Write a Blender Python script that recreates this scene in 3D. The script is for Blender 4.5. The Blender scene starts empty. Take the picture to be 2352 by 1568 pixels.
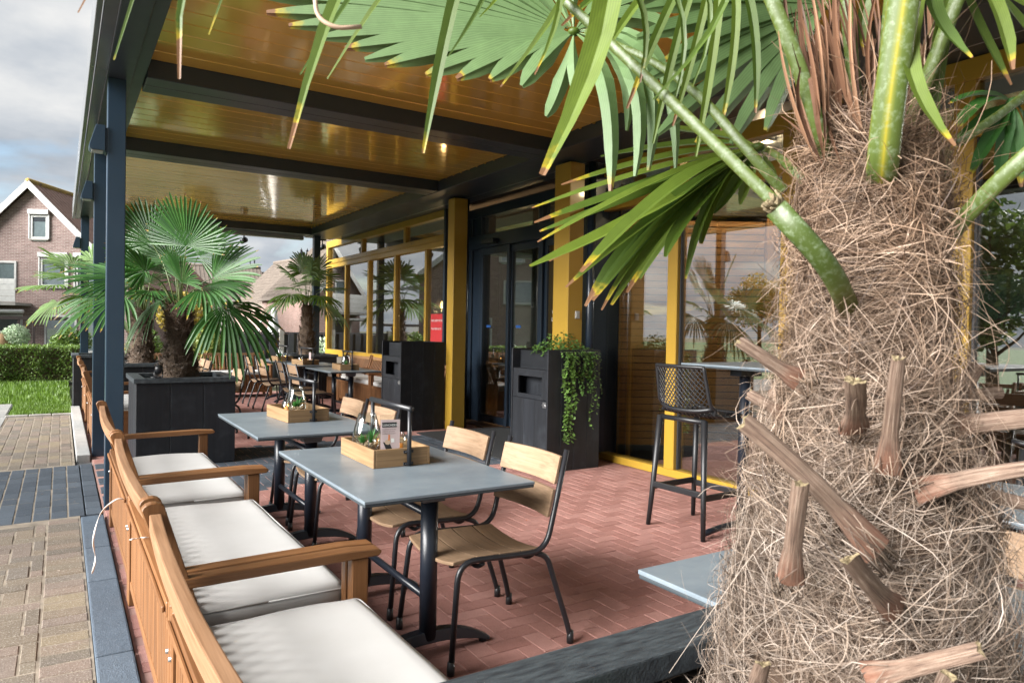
import bpy, bmesh, math, random
import numpy as np
from mathutils import Vector, Matrix, Euler
R_ = math.radians
random.seed(7); rng = np.random.default_rng(7)
scn = bpy.context.scene
C = scn.collection

# ---------------------------------------------------------------- camera
EYE = Vector((0, 0, 1.40)); FPX = 1630.0; CX, CY = 1176.0, 784.0   # pixel grid of 2352 x 1568
PSI, TH, ROLL = R_(32.4553), R_(0.98574), R_(1.0411)
_r0 = Vector((math.cos(PSI), -math.sin(PSI), 0))
_f0 = Vector((math.sin(PSI) * math.cos(TH), math.cos(PSI) * math.cos(TH), -math.sin(TH)))
_u0 = _r0.cross(_f0)
_cr, _sr = math.cos(ROLL), math.sin(ROLL)
RIGHT = _r0 * _cr + _u0 * _sr; UP = -_r0 * _sr + _u0 * _cr; FWD = _f0
cd = bpy.data.cameras.new('camera'); cam = bpy.data.objects.new('camera', cd); C.objects.link(cam)
cam.matrix_world = Matrix(((RIGHT.x, UP.x, -FWD.x, EYE.x), (RIGHT.y, UP.y, -FWD.y, EYE.y), (RIGHT.z, UP.z, -FWD.z, EYE.z), (0, 0, 0, 1)))
cd.sensor_width = 36; cd.lens = 36 * FPX / 2352; cd.clip_start = 0.02; cd.clip_end = 600
cd.dof.use_dof = True; cd.dof.focus_distance = 2.6; cd.dof.aperture_fstop = 14.0
scn.camera = cam
def at(x, y, dist):            # photo pixel + distance along the view axis -> point
    return EYE + (FWD + RIGHT * ((x - CX) / FPX) - UP * ((y - CY) / FPX)) * dist

# ---------------------------------------------------------------- sky, sun, exposure
SUN_EL, SUN_AZ = R_(25), R_(268)          # azimuth of the sun, clockwise from +Y
w = bpy.data.worlds.new('World'); scn.world = w; w.use_nodes = True
nt = w.node_tree; nt.nodes.clear()
def N(t, tree=None, **kw):
    n = (tree or nt).nodes.new(t)
    for k, v in kw.items(): setattr(n, k, v)
    return n
out = N('ShaderNodeOutputWorld')
sky = N('ShaderNodeTexSky', sky_type='NISHITA'); sky.sun_disc = False; sky.sun_elevation = SUN_EL; sky.sun_rotation = SUN_AZ
bg1 = N('ShaderNodeBackground'); bg1.inputs[1].default_value = 0.05
nt.links.new(sky.outputs[0], bg1.inputs[0])
tc = N('ShaderNodeTexCoord'); sx = N('ShaderNodeSeparateXYZ'); nt.links.new(tc.outputs['Generated'], sx.inputs[0])
def MATH(op, a, b=None, tree=None, clamp=False):
    tr = tree or nt
    m = tr.nodes.new('ShaderNodeMath'); m.operation = op; m.use_clamp = clamp
    for i, v in enumerate((a, b)):
        if v is None: continue
        if isinstance(v, (int, float)): m.inputs[i].default_value = v
        else: tr.links.new(v, m.inputs[i])
    return m.outputs[0]
zc = MATH('ADD', MATH('MAXIMUM', sx.outputs[2], 0.0), 0.22)
cmb = N('ShaderNodeCombineXYZ')
nt.links.new(MATH('DIVIDE', sx.outputs[0], zc), cmb.inputs[0]); nt.links.new(MATH('DIVIDE', sx.outputs[1], zc), cmb.inputs[1])
n1 = N('ShaderNodeTexNoise'); n1.inputs['Scale'].default_value = 1.15; n1.inputs['Detail'].default_value = 8; n1.inputs['Roughness'].default_value = .52; n1.inputs['Distortion'].default_value = .35
n2 = N('ShaderNodeTexNoise'); n2.inputs['Scale'].default_value = 2.3; n2.inputs['Detail'].default_value = 9; n2.inputs['Roughness'].default_value = .55
mp = N('ShaderNodeMapping'); mp.inputs['Location'].default_value = (3.1, 7.7, 0); nt.links.new(cmb.outputs[0], mp.inputs[0])
nt.links.new(mp.outputs[0], n1.inputs['Vector']); nt.links.new(cmb.outputs[0], n2.inputs['Vector'])
cover = N('ShaderNodeValToRGB'); cover.color_ramp.elements[0].position = .30; cover.color_ramp.elements[1].position = .46
nt.links.new(n1.outputs[0], cover.inputs[0])
shade = N('ShaderNodeValToRGB'); e = shade.color_ramp.elements
e[0].position = .36; e[0].color = (.40, .47, .56, 1); e[1].position = .64; e[1].color = (1.08, 1.07, 1.04, 1)
em = e.new(.50); em.color = (.70, .74, .79, 1)
mixn = MATH('ADD', MATH('MULTIPLY', n1.outputs[0], .55), MATH('MULTIPLY', n2.outputs[0], .45))
nt.links.new(mixn, shade.inputs[0])
bg2 = N('ShaderNodeBackground'); bg2.inputs[1].default_value = 0.18; nt.links.new(shade.outputs[0], bg2.inputs[0])
mx = N('ShaderNodeMixShader'); nt.links.new(cover.outputs[0], mx.inputs[0]); nt.links.new(bg1.outputs[0], mx.inputs[1]); nt.links.new(bg2.outputs[0], mx.inputs[2])
nt.links.new(mx.outputs[0], out.inputs[0])
sl = bpy.data.lights.new('sun', 'SUN'); sl.energy = 3.4; sl.angle = R_(42); sl.color = (1, .975, .945)
sun = bpy.data.objects.new('sun', sl); C.objects.link(sun)
sdir = Vector((math.sin(SUN_AZ) * math.cos(SUN_EL), math.cos(SUN_AZ) * math.cos(SUN_EL), math.sin(SUN_EL)))
sun.rotation_euler = sdir.to_track_quat('Z', 'Y').to_euler(); sun.location = sdir * 60
vs = scn.view_settings; vs.view_transform = 'Standard'; vs.look = 'None'; vs.exposure = 2.32; vs.gamma = 1
scn.cycles.use_denoising = True
scn.cycles.max_bounces = 10; scn.cycles.transparent_max_bounces = 24; scn.cycles.sample_clamp_indirect = 6
scn.cycles.caustics_reflective = False; scn.cycles.caustics_refractive = False

# ---------------------------------------------------------------- materials
MT = {}
def newmat(name):
    m = bpy.data.materials.new(name); m.use_nodes = True; MT[name] = m
    t = m.node_tree; b = t.nodes['Principled BSDF']; return m, t, b
def ramp(t, src, stops):
    r = t.nodes.new('ShaderNodeValToRGB'); el = r.color_ramp.elements
    while len(el) < len(stops): el.new(.5)
    for q, (p, c) in zip(el, stops): q.position = p; q.color = (*c, 1)
    t.links.new(src, r.inputs[0]); return r.outputs[0]
def mixc(t, fac, a, b, mode='MIX'):
    m = t.nodes.new('ShaderNodeMix'); m.data_type = 'RGBA'; m.blend_type = mode
    for s, v in ((m.inputs[0], fac), (m.inputs[6], a), (m.inputs[7], b)):
        if isinstance(v, (int, float)): s.default_value = v
        elif isinstance(v, tuple): s.default_value = (*v, 1)
        else: t.links.new(v, s)
    return m.outputs[2]
def objcoord(t, stretch=(1, 1, 1), world=False):
    tcn = t.nodes.new('ShaderNodeTexCoord'); mpn = t.nodes.new('ShaderNodeMapping'); mpn.inputs['Scale'].default_value = stretch
    if world:
        g = t.nodes.new('ShaderNodeNewGeometry'); t.links.new(g.outputs['Position'], mpn.inputs[0]); return mpn.outputs[0]
    oi = t.nodes.new('ShaderNodeObjectInfo'); ad = t.nodes.new('ShaderNodeVectorMath'); ad.operation = 'ADD'
    sc_ = t.nodes.new('ShaderNodeVectorMath'); sc_.operation = 'SCALE'; sc_.inputs[0].default_value = (17.3, 31.7, 11.1); t.links.new(oi.outputs['Random'], sc_.inputs['Scale'])
    t.links.new(tcn.outputs['Object'], ad.inputs[0]); t.links.new(sc_.outputs[0], ad.inputs[1]); t.links.new(ad.outputs[0], mpn.inputs[0])
    return mpn.outputs[0]
def noise(t, vec, scale, detail=5, rough=.55, dist=0):
    n = t.nodes.new('ShaderNodeTexNoise'); n.inputs['Scale'].default_value = scale; n.inputs['Detail'].default_value = detail
    n.inputs['Roughness'].default_value = rough; n.inputs['Distortion'].default_value = dist
    t.links.new(vec, n.inputs['Vector']); return n.outputs[0]
def bump(t, b, h, strength, dist=.01):
    bn = t.nodes.new('ShaderNodeBump'); bn.inputs['Strength'].default_value = strength; bn.inputs['Distance'].default_value = dist
    t.links.new(h, bn.inputs['Height']); t.links.new(bn.outputs[0], b.inputs['Normal'])
def rnd(t, attr=None):
    if attr:
        a = t.nodes.new('ShaderNodeAttribute'); a.attribute_name = attr; return a.outputs['Fac']
    return t.nodes.new('ShaderNodeObjectInfo').outputs['Random']
def vary(t, col, fac, lo, hi):     # multiply colour by a per-piece value lo..hi
    mr = t.nodes.new('ShaderNodeMapRange'); mr.inputs['To Min'].default_value = lo; mr.inputs['To Max'].default_value = hi
    t.links.new(fac, mr.inputs['Value'])
    cb = t.nodes.new('ShaderNodeCombineXYZ')
    for i in range(3): t.links.new(mr.outputs[0], cb.inputs[i])
    return mixc(t, 1.0, col, cb.outputs[0], 'MULTIPLY')

def plain(name, c, rough=.5, c2=None, scale=6, stretch=(1, 1, 1), bmp=0, bscale=60, metal=0, spec=.5, var=0, attr=None, world=False, coat=0, rvar=0, bdist=.004):
    m, t, b = newmat(name); v = objcoord(t, stretch, world)
    n = noise(t, v, scale)
    col = ramp(t, n, [(.3, c), (.7, c2 or tuple(x * .8 for x in c))])
    if var: col = vary(t, col, rnd(t, attr), 1 - var, 1 + var)
    t.links.new(col, b.inputs['Base Color']); b.inputs['Roughness'].default_value = rough; b.inputs['Metallic'].default_value = metal
    b.inputs['Specular IOR Level'].default_value = spec; b.inputs['Coat Weight'].default_value = coat; b.inputs['Coat Roughness'].default_value = .08
    if rvar:
        mr = t.nodes.new('ShaderNodeMapRange'); mr.inputs['To Min'].default_value = rough - rvar; mr.inputs['To Max'].default_value = rough + rvar
        t.links.new(noise(t, v, scale * 2.3), mr.inputs['Value']); t.links.new(mr.outputs[0], b.inputs['Roughness'])
    if bmp: bump(t, b, noise(t, v, bscale, 4), bmp, bdist)
    return m
def wood(name, c1, c2, axis=0, rough=.5, var=.12, g=1.0, knots=.0, spec=.4, bmp=.25, dirt=None):
    m, t, b = newmat(name); st = [22 * g] * 3; st[axis] = 1.4 * g
    v = objcoord(t, tuple(st)); n = noise(t, v, 1.0, 7, .62, .6)
    col = ramp(t, n, [(.28, c1), (.5, tuple((a + d) / 2 for a, d in zip(c1, c2))), (.74, c2)])
    st2 = [90 * g] * 3; st2[axis] = 3
    fine = noise(t, objcoord(t, tuple(st2)), 1.0, 3)
    col = mixc(t, .28, col, ramp(t, fine, [(.35, tuple(x * .45 for x in c1)), (.62, c2)]))
    if knots:
        vo = t.nodes.new('ShaderNodeTexVoronoi'); vo.inputs['Scale'].default_value = 3.2
        s3 = [2.0] * 3; s3[axis] = 1.0; t.links.new(objcoord(t, tuple(s3)), vo.inputs['Vector'])
        k = ramp(t, vo.outputs['Distance'], [(.02, (1, 1, 1)), (.10, (0, 0, 0))])
        col = mixc(t, MATH('MULTIPLY', k, knots, t), col, tuple(x * .35 for x in c1))
    if dirt:
        dn = noise(t, objcoord(t, (5, 5, 5)), 1.0, 6, .65)
        col = mixc(t, ramp(t, dn, [(.52, (0, 0, 0)), (.72, (.65, .65, .65))]), col, dirt)
    col = vary(t, col, rnd(t), 1 - var, 1 + var)
    t.links.new(col, b.inputs['Base Color']); b.inputs['Specular IOR Level'].default_value = spec
    mr = t.nodes.new('ShaderNodeMapRange'); mr.inputs['To Min'].default_value = rough - .12; mr.inputs['To Max'].default_value = rough + .15
    t.links.new(n, mr.inputs['Value']); t.links.new(mr.outputs[0], b.inputs['Roughness'])
    bump(t, b, fine, bmp, .0015); return m

for ax, k in enumerate('xyz'):
    wood('bench_' + k, (0.1435, 0.0588, 0.0201), (0.2355, 0.1118, 0.0442), ax, .46, .20, 1.5, spec=.4, bmp=.4)
    wood('worn_' + k, (.20, .10, .046), (.31, .178, .098), ax, .6, .10, 1.5, spec=.3)
    wood('teak_' + k, (0.1961, 0.1221, 0.0703), (0.2886, 0.1939, 0.1221), ax, .55, .10, 1.3, knots=.25)
    wood('crate_' + k, (0.1638, 0.092, 0.039), (0.2808, 0.181, 0.092), ax, .6, .10, 1.4, knots=.5)
    wood('black_' + k, (0.0051, 0.0064, 0.0089), (0.0106, 0.0127, 0.017), ax, .55, .22, .55, knots=.5, bmp=.5, dirt=(.024, .028, .034))
    wood('slat_' + k, (.36, .17, .055), (.50, .25, .088), ax, .45, .08, .7)
plain('rimwood', (.013, .016, .021), .5, (.060, .074, .082), 4, (5, 26, 5), .5, 40, var=.1)
plain('yellow', (.43, .262, .034), .36, (.395, .24, .030), 4, rvar=.05, coat=.15)
m, t, b = newmat('louvre'); v = objcoord(t)
col = ramp(t, noise(t, v, 2.0), [(.3, (.84, .54, .11)), (.7, (.78, .50, .10))]); col = vary(t, col, rnd(t), .95, 1.05)
t.links.new(col, b.inputs['Base Color']); b.inputs['Roughness'].default_value = .10; b.inputs['Metallic'].default_value = .22; b.inputs['Coat Weight'].default_value = .35; b.inputs['Coat Roughness'].default_value = .055; b.inputs['Coat IOR'].default_value = 1.6
bump(t, b, noise(t, objcoord(t, (.6, 9, 9)), 1.0, 2), .10, .004)
plain('anthracite', (.038, .048, .062), .36, (.033, .043, .056), 3, bmp=.05, bscale=400, rvar=.06, bdist=.0005)
plain('post', (.022, .046, .075), .33, (.019, .040, .067), 3, bmp=.05, bscale=400, bdist=.0005, coat=.1)
plain('fascia', (.26, .265, .27), .2, (.22, .225, .23), 3, metal=.5)
plain('doorframe', (.018, .029, .045), .3, (.015, .025, .040), 3)
plain('steel', (.45, .46, .47), .35, None, 10, metal=.9)
plain('frame_black', (.010, .011, .014), .38, (.014, .015, .018), 30, bmp=.08, bscale=300, bdist=.0004)
plain('table_black', (.009, .012, .019), .33, (.012, .016, .024), 12)
plain('clamp_grey', (.16, .18, .20), .45)
m, t, b = newmat('table_top'); v = objcoord(t)
n = noise(t, v, 3.5, 9, .7, .4)
col = ramp(t, n, [(.30, (.112, .138, .162)), (.55, (.148, .180, .205)), (.75, (.184, .216, .236))])
col = mixc(t, MATH('MULTIPLY', ramp(t, noise(t, v, 60, 3), [(.62, (0, 0, 0)), (.75, (1, 1, 1))]), .25, t), col, (.28, .31, .33))
t.links.new(col, b.inputs['Base Color']); 
mr = t.nodes.new('ShaderNodeMapRange'); mr.inputs['To Min'].default_value = .24; mr.inputs['To Max'].default_value = .42; t.links.new(noise(t, v, 9), mr.inputs['Value']); t.links.new(mr.outputs[0], b.inputs['Roughness'])
plain('table_edge', (.035, .045, .052), .5)
m, t, b = newmat('cushion'); v = objcoord(t)
col = ramp(t, noise(t, v, 3, 6), [(.3, (.54, .534, .515)), (.7, (.60, .596, .58))])
t.links.new(col, b.inputs['Base Color']); b.inputs['Roughness'].default_value = .85; b.inputs['Sheen Weight'].default_value = .15
hh = MATH('ADD', MATH('MULTIPLY', noise(t, objcoord(t, (3, 3, 3)), 1.0, 4, .5, .2), 1.0, t), MATH('MULTIPLY', noise(t, v, 500, 2), .02, t), t)
bump(t, b, hh, .16, .02)
plain('ribbon', (.80, .76, .72), .7)
# paving
def paver(name, stops, speck, sp_amt, rough=.9, sscale=220, moss=None):
    m, t, b = newmat(name); vw = objcoord(t, (1, 1, 1), True)
    a = rnd(t, 'rnd'); col = ramp(t, a, stops)
    big = noise(t, vw, 1.1, 8, .72); col = vary(t, col, big, .55, 1.42)
    mid = noise(t, vw, 24, 5, .7); col = vary(t, col, mid, .80, 1.2)
    sp = noise(t, vw, sscale, 3, .7)
    col = mixc(t, MATH('MULTIPLY', ramp(t, sp, [(.55, (0, 0, 0)), (.68, (1, 1, 1))]), sp_amt, t), col, speck)
    col = mixc(t, MATH('MULTIPLY', ramp(t, noise(t, vw, sscale * .8 + 7, 2), [(.24, (1, 1, 1)), (.38, (0, 0, 0))]), .6, t), col, tuple(x * .3 for x in stops[0][1]))
    if moss: col = mixc(t, ramp(t, noise(t, vw, 2.2, 7, .7), [(.56, (0, 0, 0)), (.75, (.55, .55, .55))]), col, moss)
    t.links.new(col, b.inputs['Base Color']); b.inputs['Roughness'].default_value = rough; b.inputs['Specular IOR Level'].default_value = .3
    bump(t, b, MATH('ADD', sp, MATH('MULTIPLY', mid, 1.2, t), t), .9, .004); return m
paver('paver_red', [(0, (.30, .142, .118)), (.5, (.345, .172, .146)), (1, (.40, .21, .18))], (.50, .34, .30), .6)
paver('paver_clay', [(0, (.130, .112, .092)), (.3, (.178, .145, .107)), (.6, (.19, .147, .122)), (.8, (.148, .130, .108)), (1, (.205, .168, .115))], (.42, .39, .34), .85, sscale=130, moss=(.14, .125, .07))
paver('paver_dark', [(0, (.050, .063, .080)), (1, (.075, .092, .113))], (.15, .168, .19), .5)
paver('paver_grey', [(0, (.25, .25, .24)), (1, (.33, .32, .30))], (.5, .5, .48), .4)
paver('kerb_dark', [(0, (.070, .094, .124)), (1, (.095, .124, .158))], (.20, .235, .265), .7, sscale=180)
paver('kerb_pale', [(0, (.33, .33, .32)), (1, (.40, .40, .38))], (.6, .6, .58), .3)
plain('sand_joint', (.30, .255, .20), .95, (.15, .125, .095), 9, world=True, bmp=.6, bscale=200)
plain('joint_red', (.38, .225, .19), .95, (.25, .135, .112), 9, world=True, bmp=.6, bscale=200)
plain('joint_dark', (.10, .10, .10), .95, (.03, .033, .036), 7, world=True)
plain('earth', (.10, .085, .05), .95, (.06, .08, .03), 1.2, world=True, bmp=.5, bscale=20)
plain('soil', (.05, .032, .02), .95, (.018, .012, .009), 18, bmp=1, bscale=60, bdist=.02)
plain('grass_ground', (.05, .10, .015), .9, (.09, .16, .025), 3, world=True, bmp=.5, bscale=40)
plain('mat_black', (.012, .013, .014), .95, (.02, .021, .022), 180, bmp=1, bscale=500)
# glass
def glass(name, tint, ior, rough=0.0, pw=4.0):
    m, t, b = newmat(name); t.nodes.remove(b); o = t.nodes['Material Output']
    tr = t.nodes.new('ShaderNodeBsdfTransparent'); tr.inputs[0].default_value = (*tint, 1)
    gl = t.nodes.new('ShaderNodeBsdfGlossy'); gl.inputs['Roughness'].default_value = rough
    lw_ = t.nodes.new('ShaderNodeLayerWeight'); lw_.inputs[0].default_value = .5; f0 = ((ior - 1) / (ior + 1)) ** 2
    fr = MATH('ADD', MATH('MULTIPLY', MATH('POWER', lw_.outputs['Facing'], pw, t), 1 - f0, t), f0, t)
    mxs = t.nodes.new('ShaderNodeMixShader'); t.links.new(fr, mxs.inputs[0]); t.links.new(tr.outputs[0], mxs.inputs[1]); t.links.new(gl.outputs[0], mxs.inputs[2])
    t.links.new(mxs.outputs[0], o.inputs[0]); return m
glass('pane', (.78, .82, .80), 3.9, pw=2.6)
glass('house_pane', (.55, .60, .62), 2.4)
glass('clear', (.93, .95, .95), 1.45, pw=2.2)
glass('acrylic', (.90, .92, .92), 1.35)
def emis(name, c, s):
    m, t, b = newmat(name); b.inputs['Base Color'].default_value = (*c, 1); b.inputs['Emission Color'].default_value = (*c, 1); b.inputs['Emission Strength'].default_value = s; return m
emis('bulb', (1, .5, .14), 9); emis('spot_glow', (1, .72, .38), 2.5); emis('flame', (1, .45, .08), 6)
plain('candle', (.75, .25, .02), .5, (.85, .33, .03)); 
plain('white', (.60, .60, .58), .45); plain('white_frame', (0.522, 0.522, 0.504), .4); plain('offwhite', (.62, .60, .55), .6)
plain('paper_pink', (.56, .44, .44), .7); plain('ink', (.02, .02, .022), .6); plain('paper_white', (.8, .8, .78), .7)
plain('red_print', (.55, .03, .035), .6); plain('orange', (.75, .22, .04), .5); plain('food', (.55, .40, .28), .6)
plain('pebble', (.40, .27, .15), .8, (.55, .42, .28), 40, var=.3)
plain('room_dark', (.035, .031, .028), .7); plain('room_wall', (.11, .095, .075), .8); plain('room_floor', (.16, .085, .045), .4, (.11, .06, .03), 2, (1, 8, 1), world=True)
plain('curtain', (.60, .66, .64), .9); plain('blue', (.02, .10, .35), .4); plain('screen_teal', (.02, .06, .07), .3)
plain('plastic_black', (.010, .0105, .012), .42, (.013, .014, .016), 20)
# leaves
def leafmat(name, top, top2, under, tip=True, trans=.25, rough=.48):
    m, t, b = newmat(name); o = t.nodes['Material Output']
    a = rnd(t, 'seg'); col = ramp(t, a, [(0, top), (.7, top2), (1, tuple(x * 1.25 for x in top2))])
    gm = t.nodes.new('ShaderNodeNewGeometry'); col = mixc(t, gm.outputs['Backfacing'], col, under)
    vn = noise(t, objcoord(t, (1, 1, 1), True), 30, 4, .6); col = vary(t, col, vn, .75, 1.25)
    if tip:
        sn = MATH('SINE', MATH('MULTIPLY', rnd(t, 'acr'), 34.0, t), None, t); col = vary(t, col, sn, .84, 1.06)
        tt = rnd(t, 'tip'); k = MATH('ADD', tt, MATH('MULTIPLY', vn, .16, t), t)
        col = mixc(t, ramp(t, k, [(.955, (0, 0, 0)), (1.0, (1, 1, 1))]), col, (.50, .36, .02))
        col = mixc(t, ramp(t, k, [(1.02 if 0 else .99, (0, 0, 0)), (1.0, (1, 1, 1))]), col, (.20, .10, .045))
    t.links.new(col, b.inputs['Base Color']); b.inputs['Roughness'].default_value = rough; b.inputs['Specular IOR Level'].default_value = .5
    tl = t.nodes.new('ShaderNodeBsdfTranslucent'); t.links.new(vary(t, col, rnd(t, 'seg'), 1.2, 1.6), tl.inputs[0])
    ms = t.nodes.new('ShaderNodeMixShader'); ms.inputs[0].default_value = trans
    t.links.new(b.outputs[0], ms.inputs[1]); t.links.new(tl.outputs[0], ms.inputs[2]); t.links.new(ms.outputs[0], o.inputs[0]); return m
leafmat('palm_leaf', (.022, .085, .016), (.042, .135, .022), (.10, .17, .085))
leafmat('palm_leaf_far', (.075, .175, .018), (.14, .235, .03), (.2, .3, .13), trans=.45)
leafmat('palm_leaf_light', (.060, .110, .011), (.105, .155, .018), (.150, .245, .098), trans=.34)
leafmat('ivy', (.05, .13, .03), (.13, .24, .05), (.12, .2, .06), tip=False, trans=.2)
leafmat('hedge_leaf', (.07, .13, .02), (.16, .24, .04), (.12, .2, .04), tip=False, trans=.2)
leafmat('hedge_pale', (.19, .23, .05), (.30, .34, .09), (.2, .25, .06), tip=False, trans=.2)
leafmat('tree_leaf', (.045, .085, .018), (.10, .15, .028), (.07, .12, .03), tip=False, trans=.25)
leafmat('tree_gold', (.22, .19, .03), (.38, .28, .04), (.25, .2, .05), tip=False, trans=.25)
leafmat('white_leaf', (.30, .38, .25), (.55, .60, .48), (.3, .4, .25), tip=False, trans=.2)
leafmat('grass_blade', (.060, .125, .012), (.115, .20, .022), (.09, .16, .018), tip=False, trans=.3)
leafmat('plastic_green', (.03, .16, .02), (.06, .28, .03), (.04, .2, .03), tip=False, trans=.15)
def fibremat(name, stops):
    m, t, b = newmat(name); col = ramp(t, rnd(t, 'seg'), stops)
    col = vary(t, col, noise(t, objcoord(t, (1, 1, 1), True), 9, 4), .45, 1.55)
    gz = t.nodes.new('ShaderNodeSeparateXYZ'); t.links.new(objcoord(t, (1, 1, 1), True), gz.inputs[0]); mr = t.nodes.new('ShaderNodeMapRange'); mr.inputs['From Min'].default_value = 1.15; mr.inputs['From Max'].default_value = 1.62; t.links.new(gz.outputs[2], mr.inputs['Value']); col = mixc(t, 1.0, col, ramp(t, mr.outputs[0], [(0, (.98, 1.0, 1.04)), (1, (1.10, .95, .83))]), 'MULTIPLY')
    t.links.new(col, b.inputs['Base Color']); b.inputs['Roughness'].default_value = .6; return m
fibremat('fibre', [(0, (.036, .022, .015)), (.35, (.118, .079, .055)), (.7, (.222, .164, .118)), (1, (.37, .302, .245))])
fibremat('sheath', [(0, (.045, .022, .013)), (.5, (.12, .068, .042)), (1, (.26, .175, .12))])
fibremat('fibre_dark', [(0, (.05, .033, .022)), (.5, (.10, .068, .046)), (1, (.20, .14, .10))])
plain('trunk_core', (.055, .032, .02), .95, (.10, .062, .04), 12, bmp=1, bscale=30, bdist=.02)
plain('trunk_bark', (.07, .045, .03), .95, (.13, .09, .06), 10, (1, 1, .5), bmp=1, bscale=22, bdist=.02)
m, t, b = newmat('stub'); cb = t.nodes.new('ShaderNodeCombineXYZ'); v0 = objcoord(t, (1, 1, 1), True)
t.links.new(MATH('MULTIPLY', rnd(t, 'acr'), 9.0, t), cb.inputs[0]); t.links.new(MATH('MULTIPLY', rnd(t, 'seg'), 1.6, t), cb.inputs[1]); t.links.new(rnd(t, 'rnd'), cb.inputs[2])
v = cb.outputs[0]; st_n = noise(t, v, 1.6, 6, .65); col = ramp(t, st_n, [(.28, (.05, .03, .022)), (.45, (.135, .085, .06)), (.60, (.22, .155, .115)), (.75, (.36, .29, .23))])
col = mixc(t, MATH('MULTIPLY', ramp(t, MATH('ADD', rnd(t, 'seg'), MATH('MULTIPLY', noise(t, v, 1.1, 4), .8, t), t), [(.42, (1, 1, 1)), (.72, (0, 0, 0))]), .7, t), col, (.15, .058, .032))
col = vary(t, col, noise(t, v0, 60, 4), .65, 1.35)
t.links.new(col, b.inputs['Base Color']); b.inputs['Roughness'].default_value = .8; bump(t, b, st_n, .7, .004)
plain('stub_cut', (.26, .21, .12), .85, (.12, .085, .045), 160, bmp=.8, bscale=300)
m, t, b = newmat('petiole'); v = objcoord(t, (1, 1, 1), True)
col = ramp(t, rnd(t, 'seg'), [(0, (.046, .072, .012)), (.5, (.072, .103, .019)), (.78, (.14, .155, .02)), (1, (.28, .235, .018))])
col = mixc(t, MATH('MULTIPLY', ramp(t, noise(t, v, 130, 5, .7), [(.50, (0, 0, 0)), (.70, (1, 1, 1))]), .5, t), col, (.25, .31, .21))
t.links.new(col, b.inputs['Base Color']); b.inputs['Roughness'].default_value = .45
# houses
def brickmat(name, c1, c2, mortar, sc):
    m, t, b = newmat(name); tcn = t.nodes.new('ShaderNodeTexCoord'); bt = t.nodes.new('ShaderNodeTexBrick')
    mpn = t.nodes.new('ShaderNodeMapping'); mpn.inputs['Rotation'].default_value = (R_(90), 0, 0)
    sxx = t.nodes.new('ShaderNodeSeparateXYZ'); cbb = t.nodes.new('ShaderNodeCombineXYZ'); t.links.new(tcn.outputs['Object'], sxx.inputs[0])
    t.links.new(MATH('ADD', sxx.outputs[0], sxx.outputs[1], t), cbb.inputs[0]); t.links.new(sxx.outputs[2], cbb.inputs[1]); t.links.new(cbb.outputs[0], bt.inputs['Vector'])
    bt.inputs['Scale'].default_value = sc; bt.inputs['Color1'].default_value = (*c1, 1); bt.inputs['Color2'].default_value = (*c2, 1); bt.inputs['Mortar'].default_value = (*mortar, 1)
    bt.inputs['Brick Width'].default_value = .95; bt.inputs['Row Height'].default_value = .27; bt.inputs['Mortar Size'].default_value = .03
    col = vary(t, bt.outputs[0], noise(t, objcoord(t, (1, 1, 1), True), 1.2, 5), .7, 1.3)
    t.links.new(col, b.inputs['Base Color']); b.inputs['Roughness'].default_value = .9; bump(t, b, bt.outputs['Fac'], -.4, .01); return m
brickmat('brick_brown', (0.1615, 0.102, 0.0892), (0.2465, 0.1658, 0.1487), (0.357, 0.3145, 0.289), 4.0)
brickmat('brick_pink', (.30, .18, .15), (.40, .25, .21), (.42, .36, .32), 4.0)
m, t, b = newmat('roof_tile'); v = objcoord(t); sxx = t.nodes.new('ShaderNodeSeparateXYZ'); t.links.new(v, sxx.inputs[0])
col = ramp(t, noise(t, v, 3, 6, .7), [(.3, (.20, .12, .09)), (.6, (.29, .18, .14)), (.85, (.34, .26, .18))])
t.links.new(col, b.inputs['Base Color']); b.inputs['Roughness'].default_value = .8
plain('roof_tile_grey', (.13, .105, .085), .8, (.19, .155, .125), 3, world=True)
plain('lichen', (.36, .25, .05), .9, (.16, .11, .07), 5, world=True)
plain('fence_grey', (.045, .05, .06), .7, (.075, .08, .09), 6, (8, 8, 1), var=.12)
plain('concrete', (.36, .35, .32), .9, (.28, .27, .25), 8, bmp=.3)
plain('metal_dark', (.05, .035, .035), .5)

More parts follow.
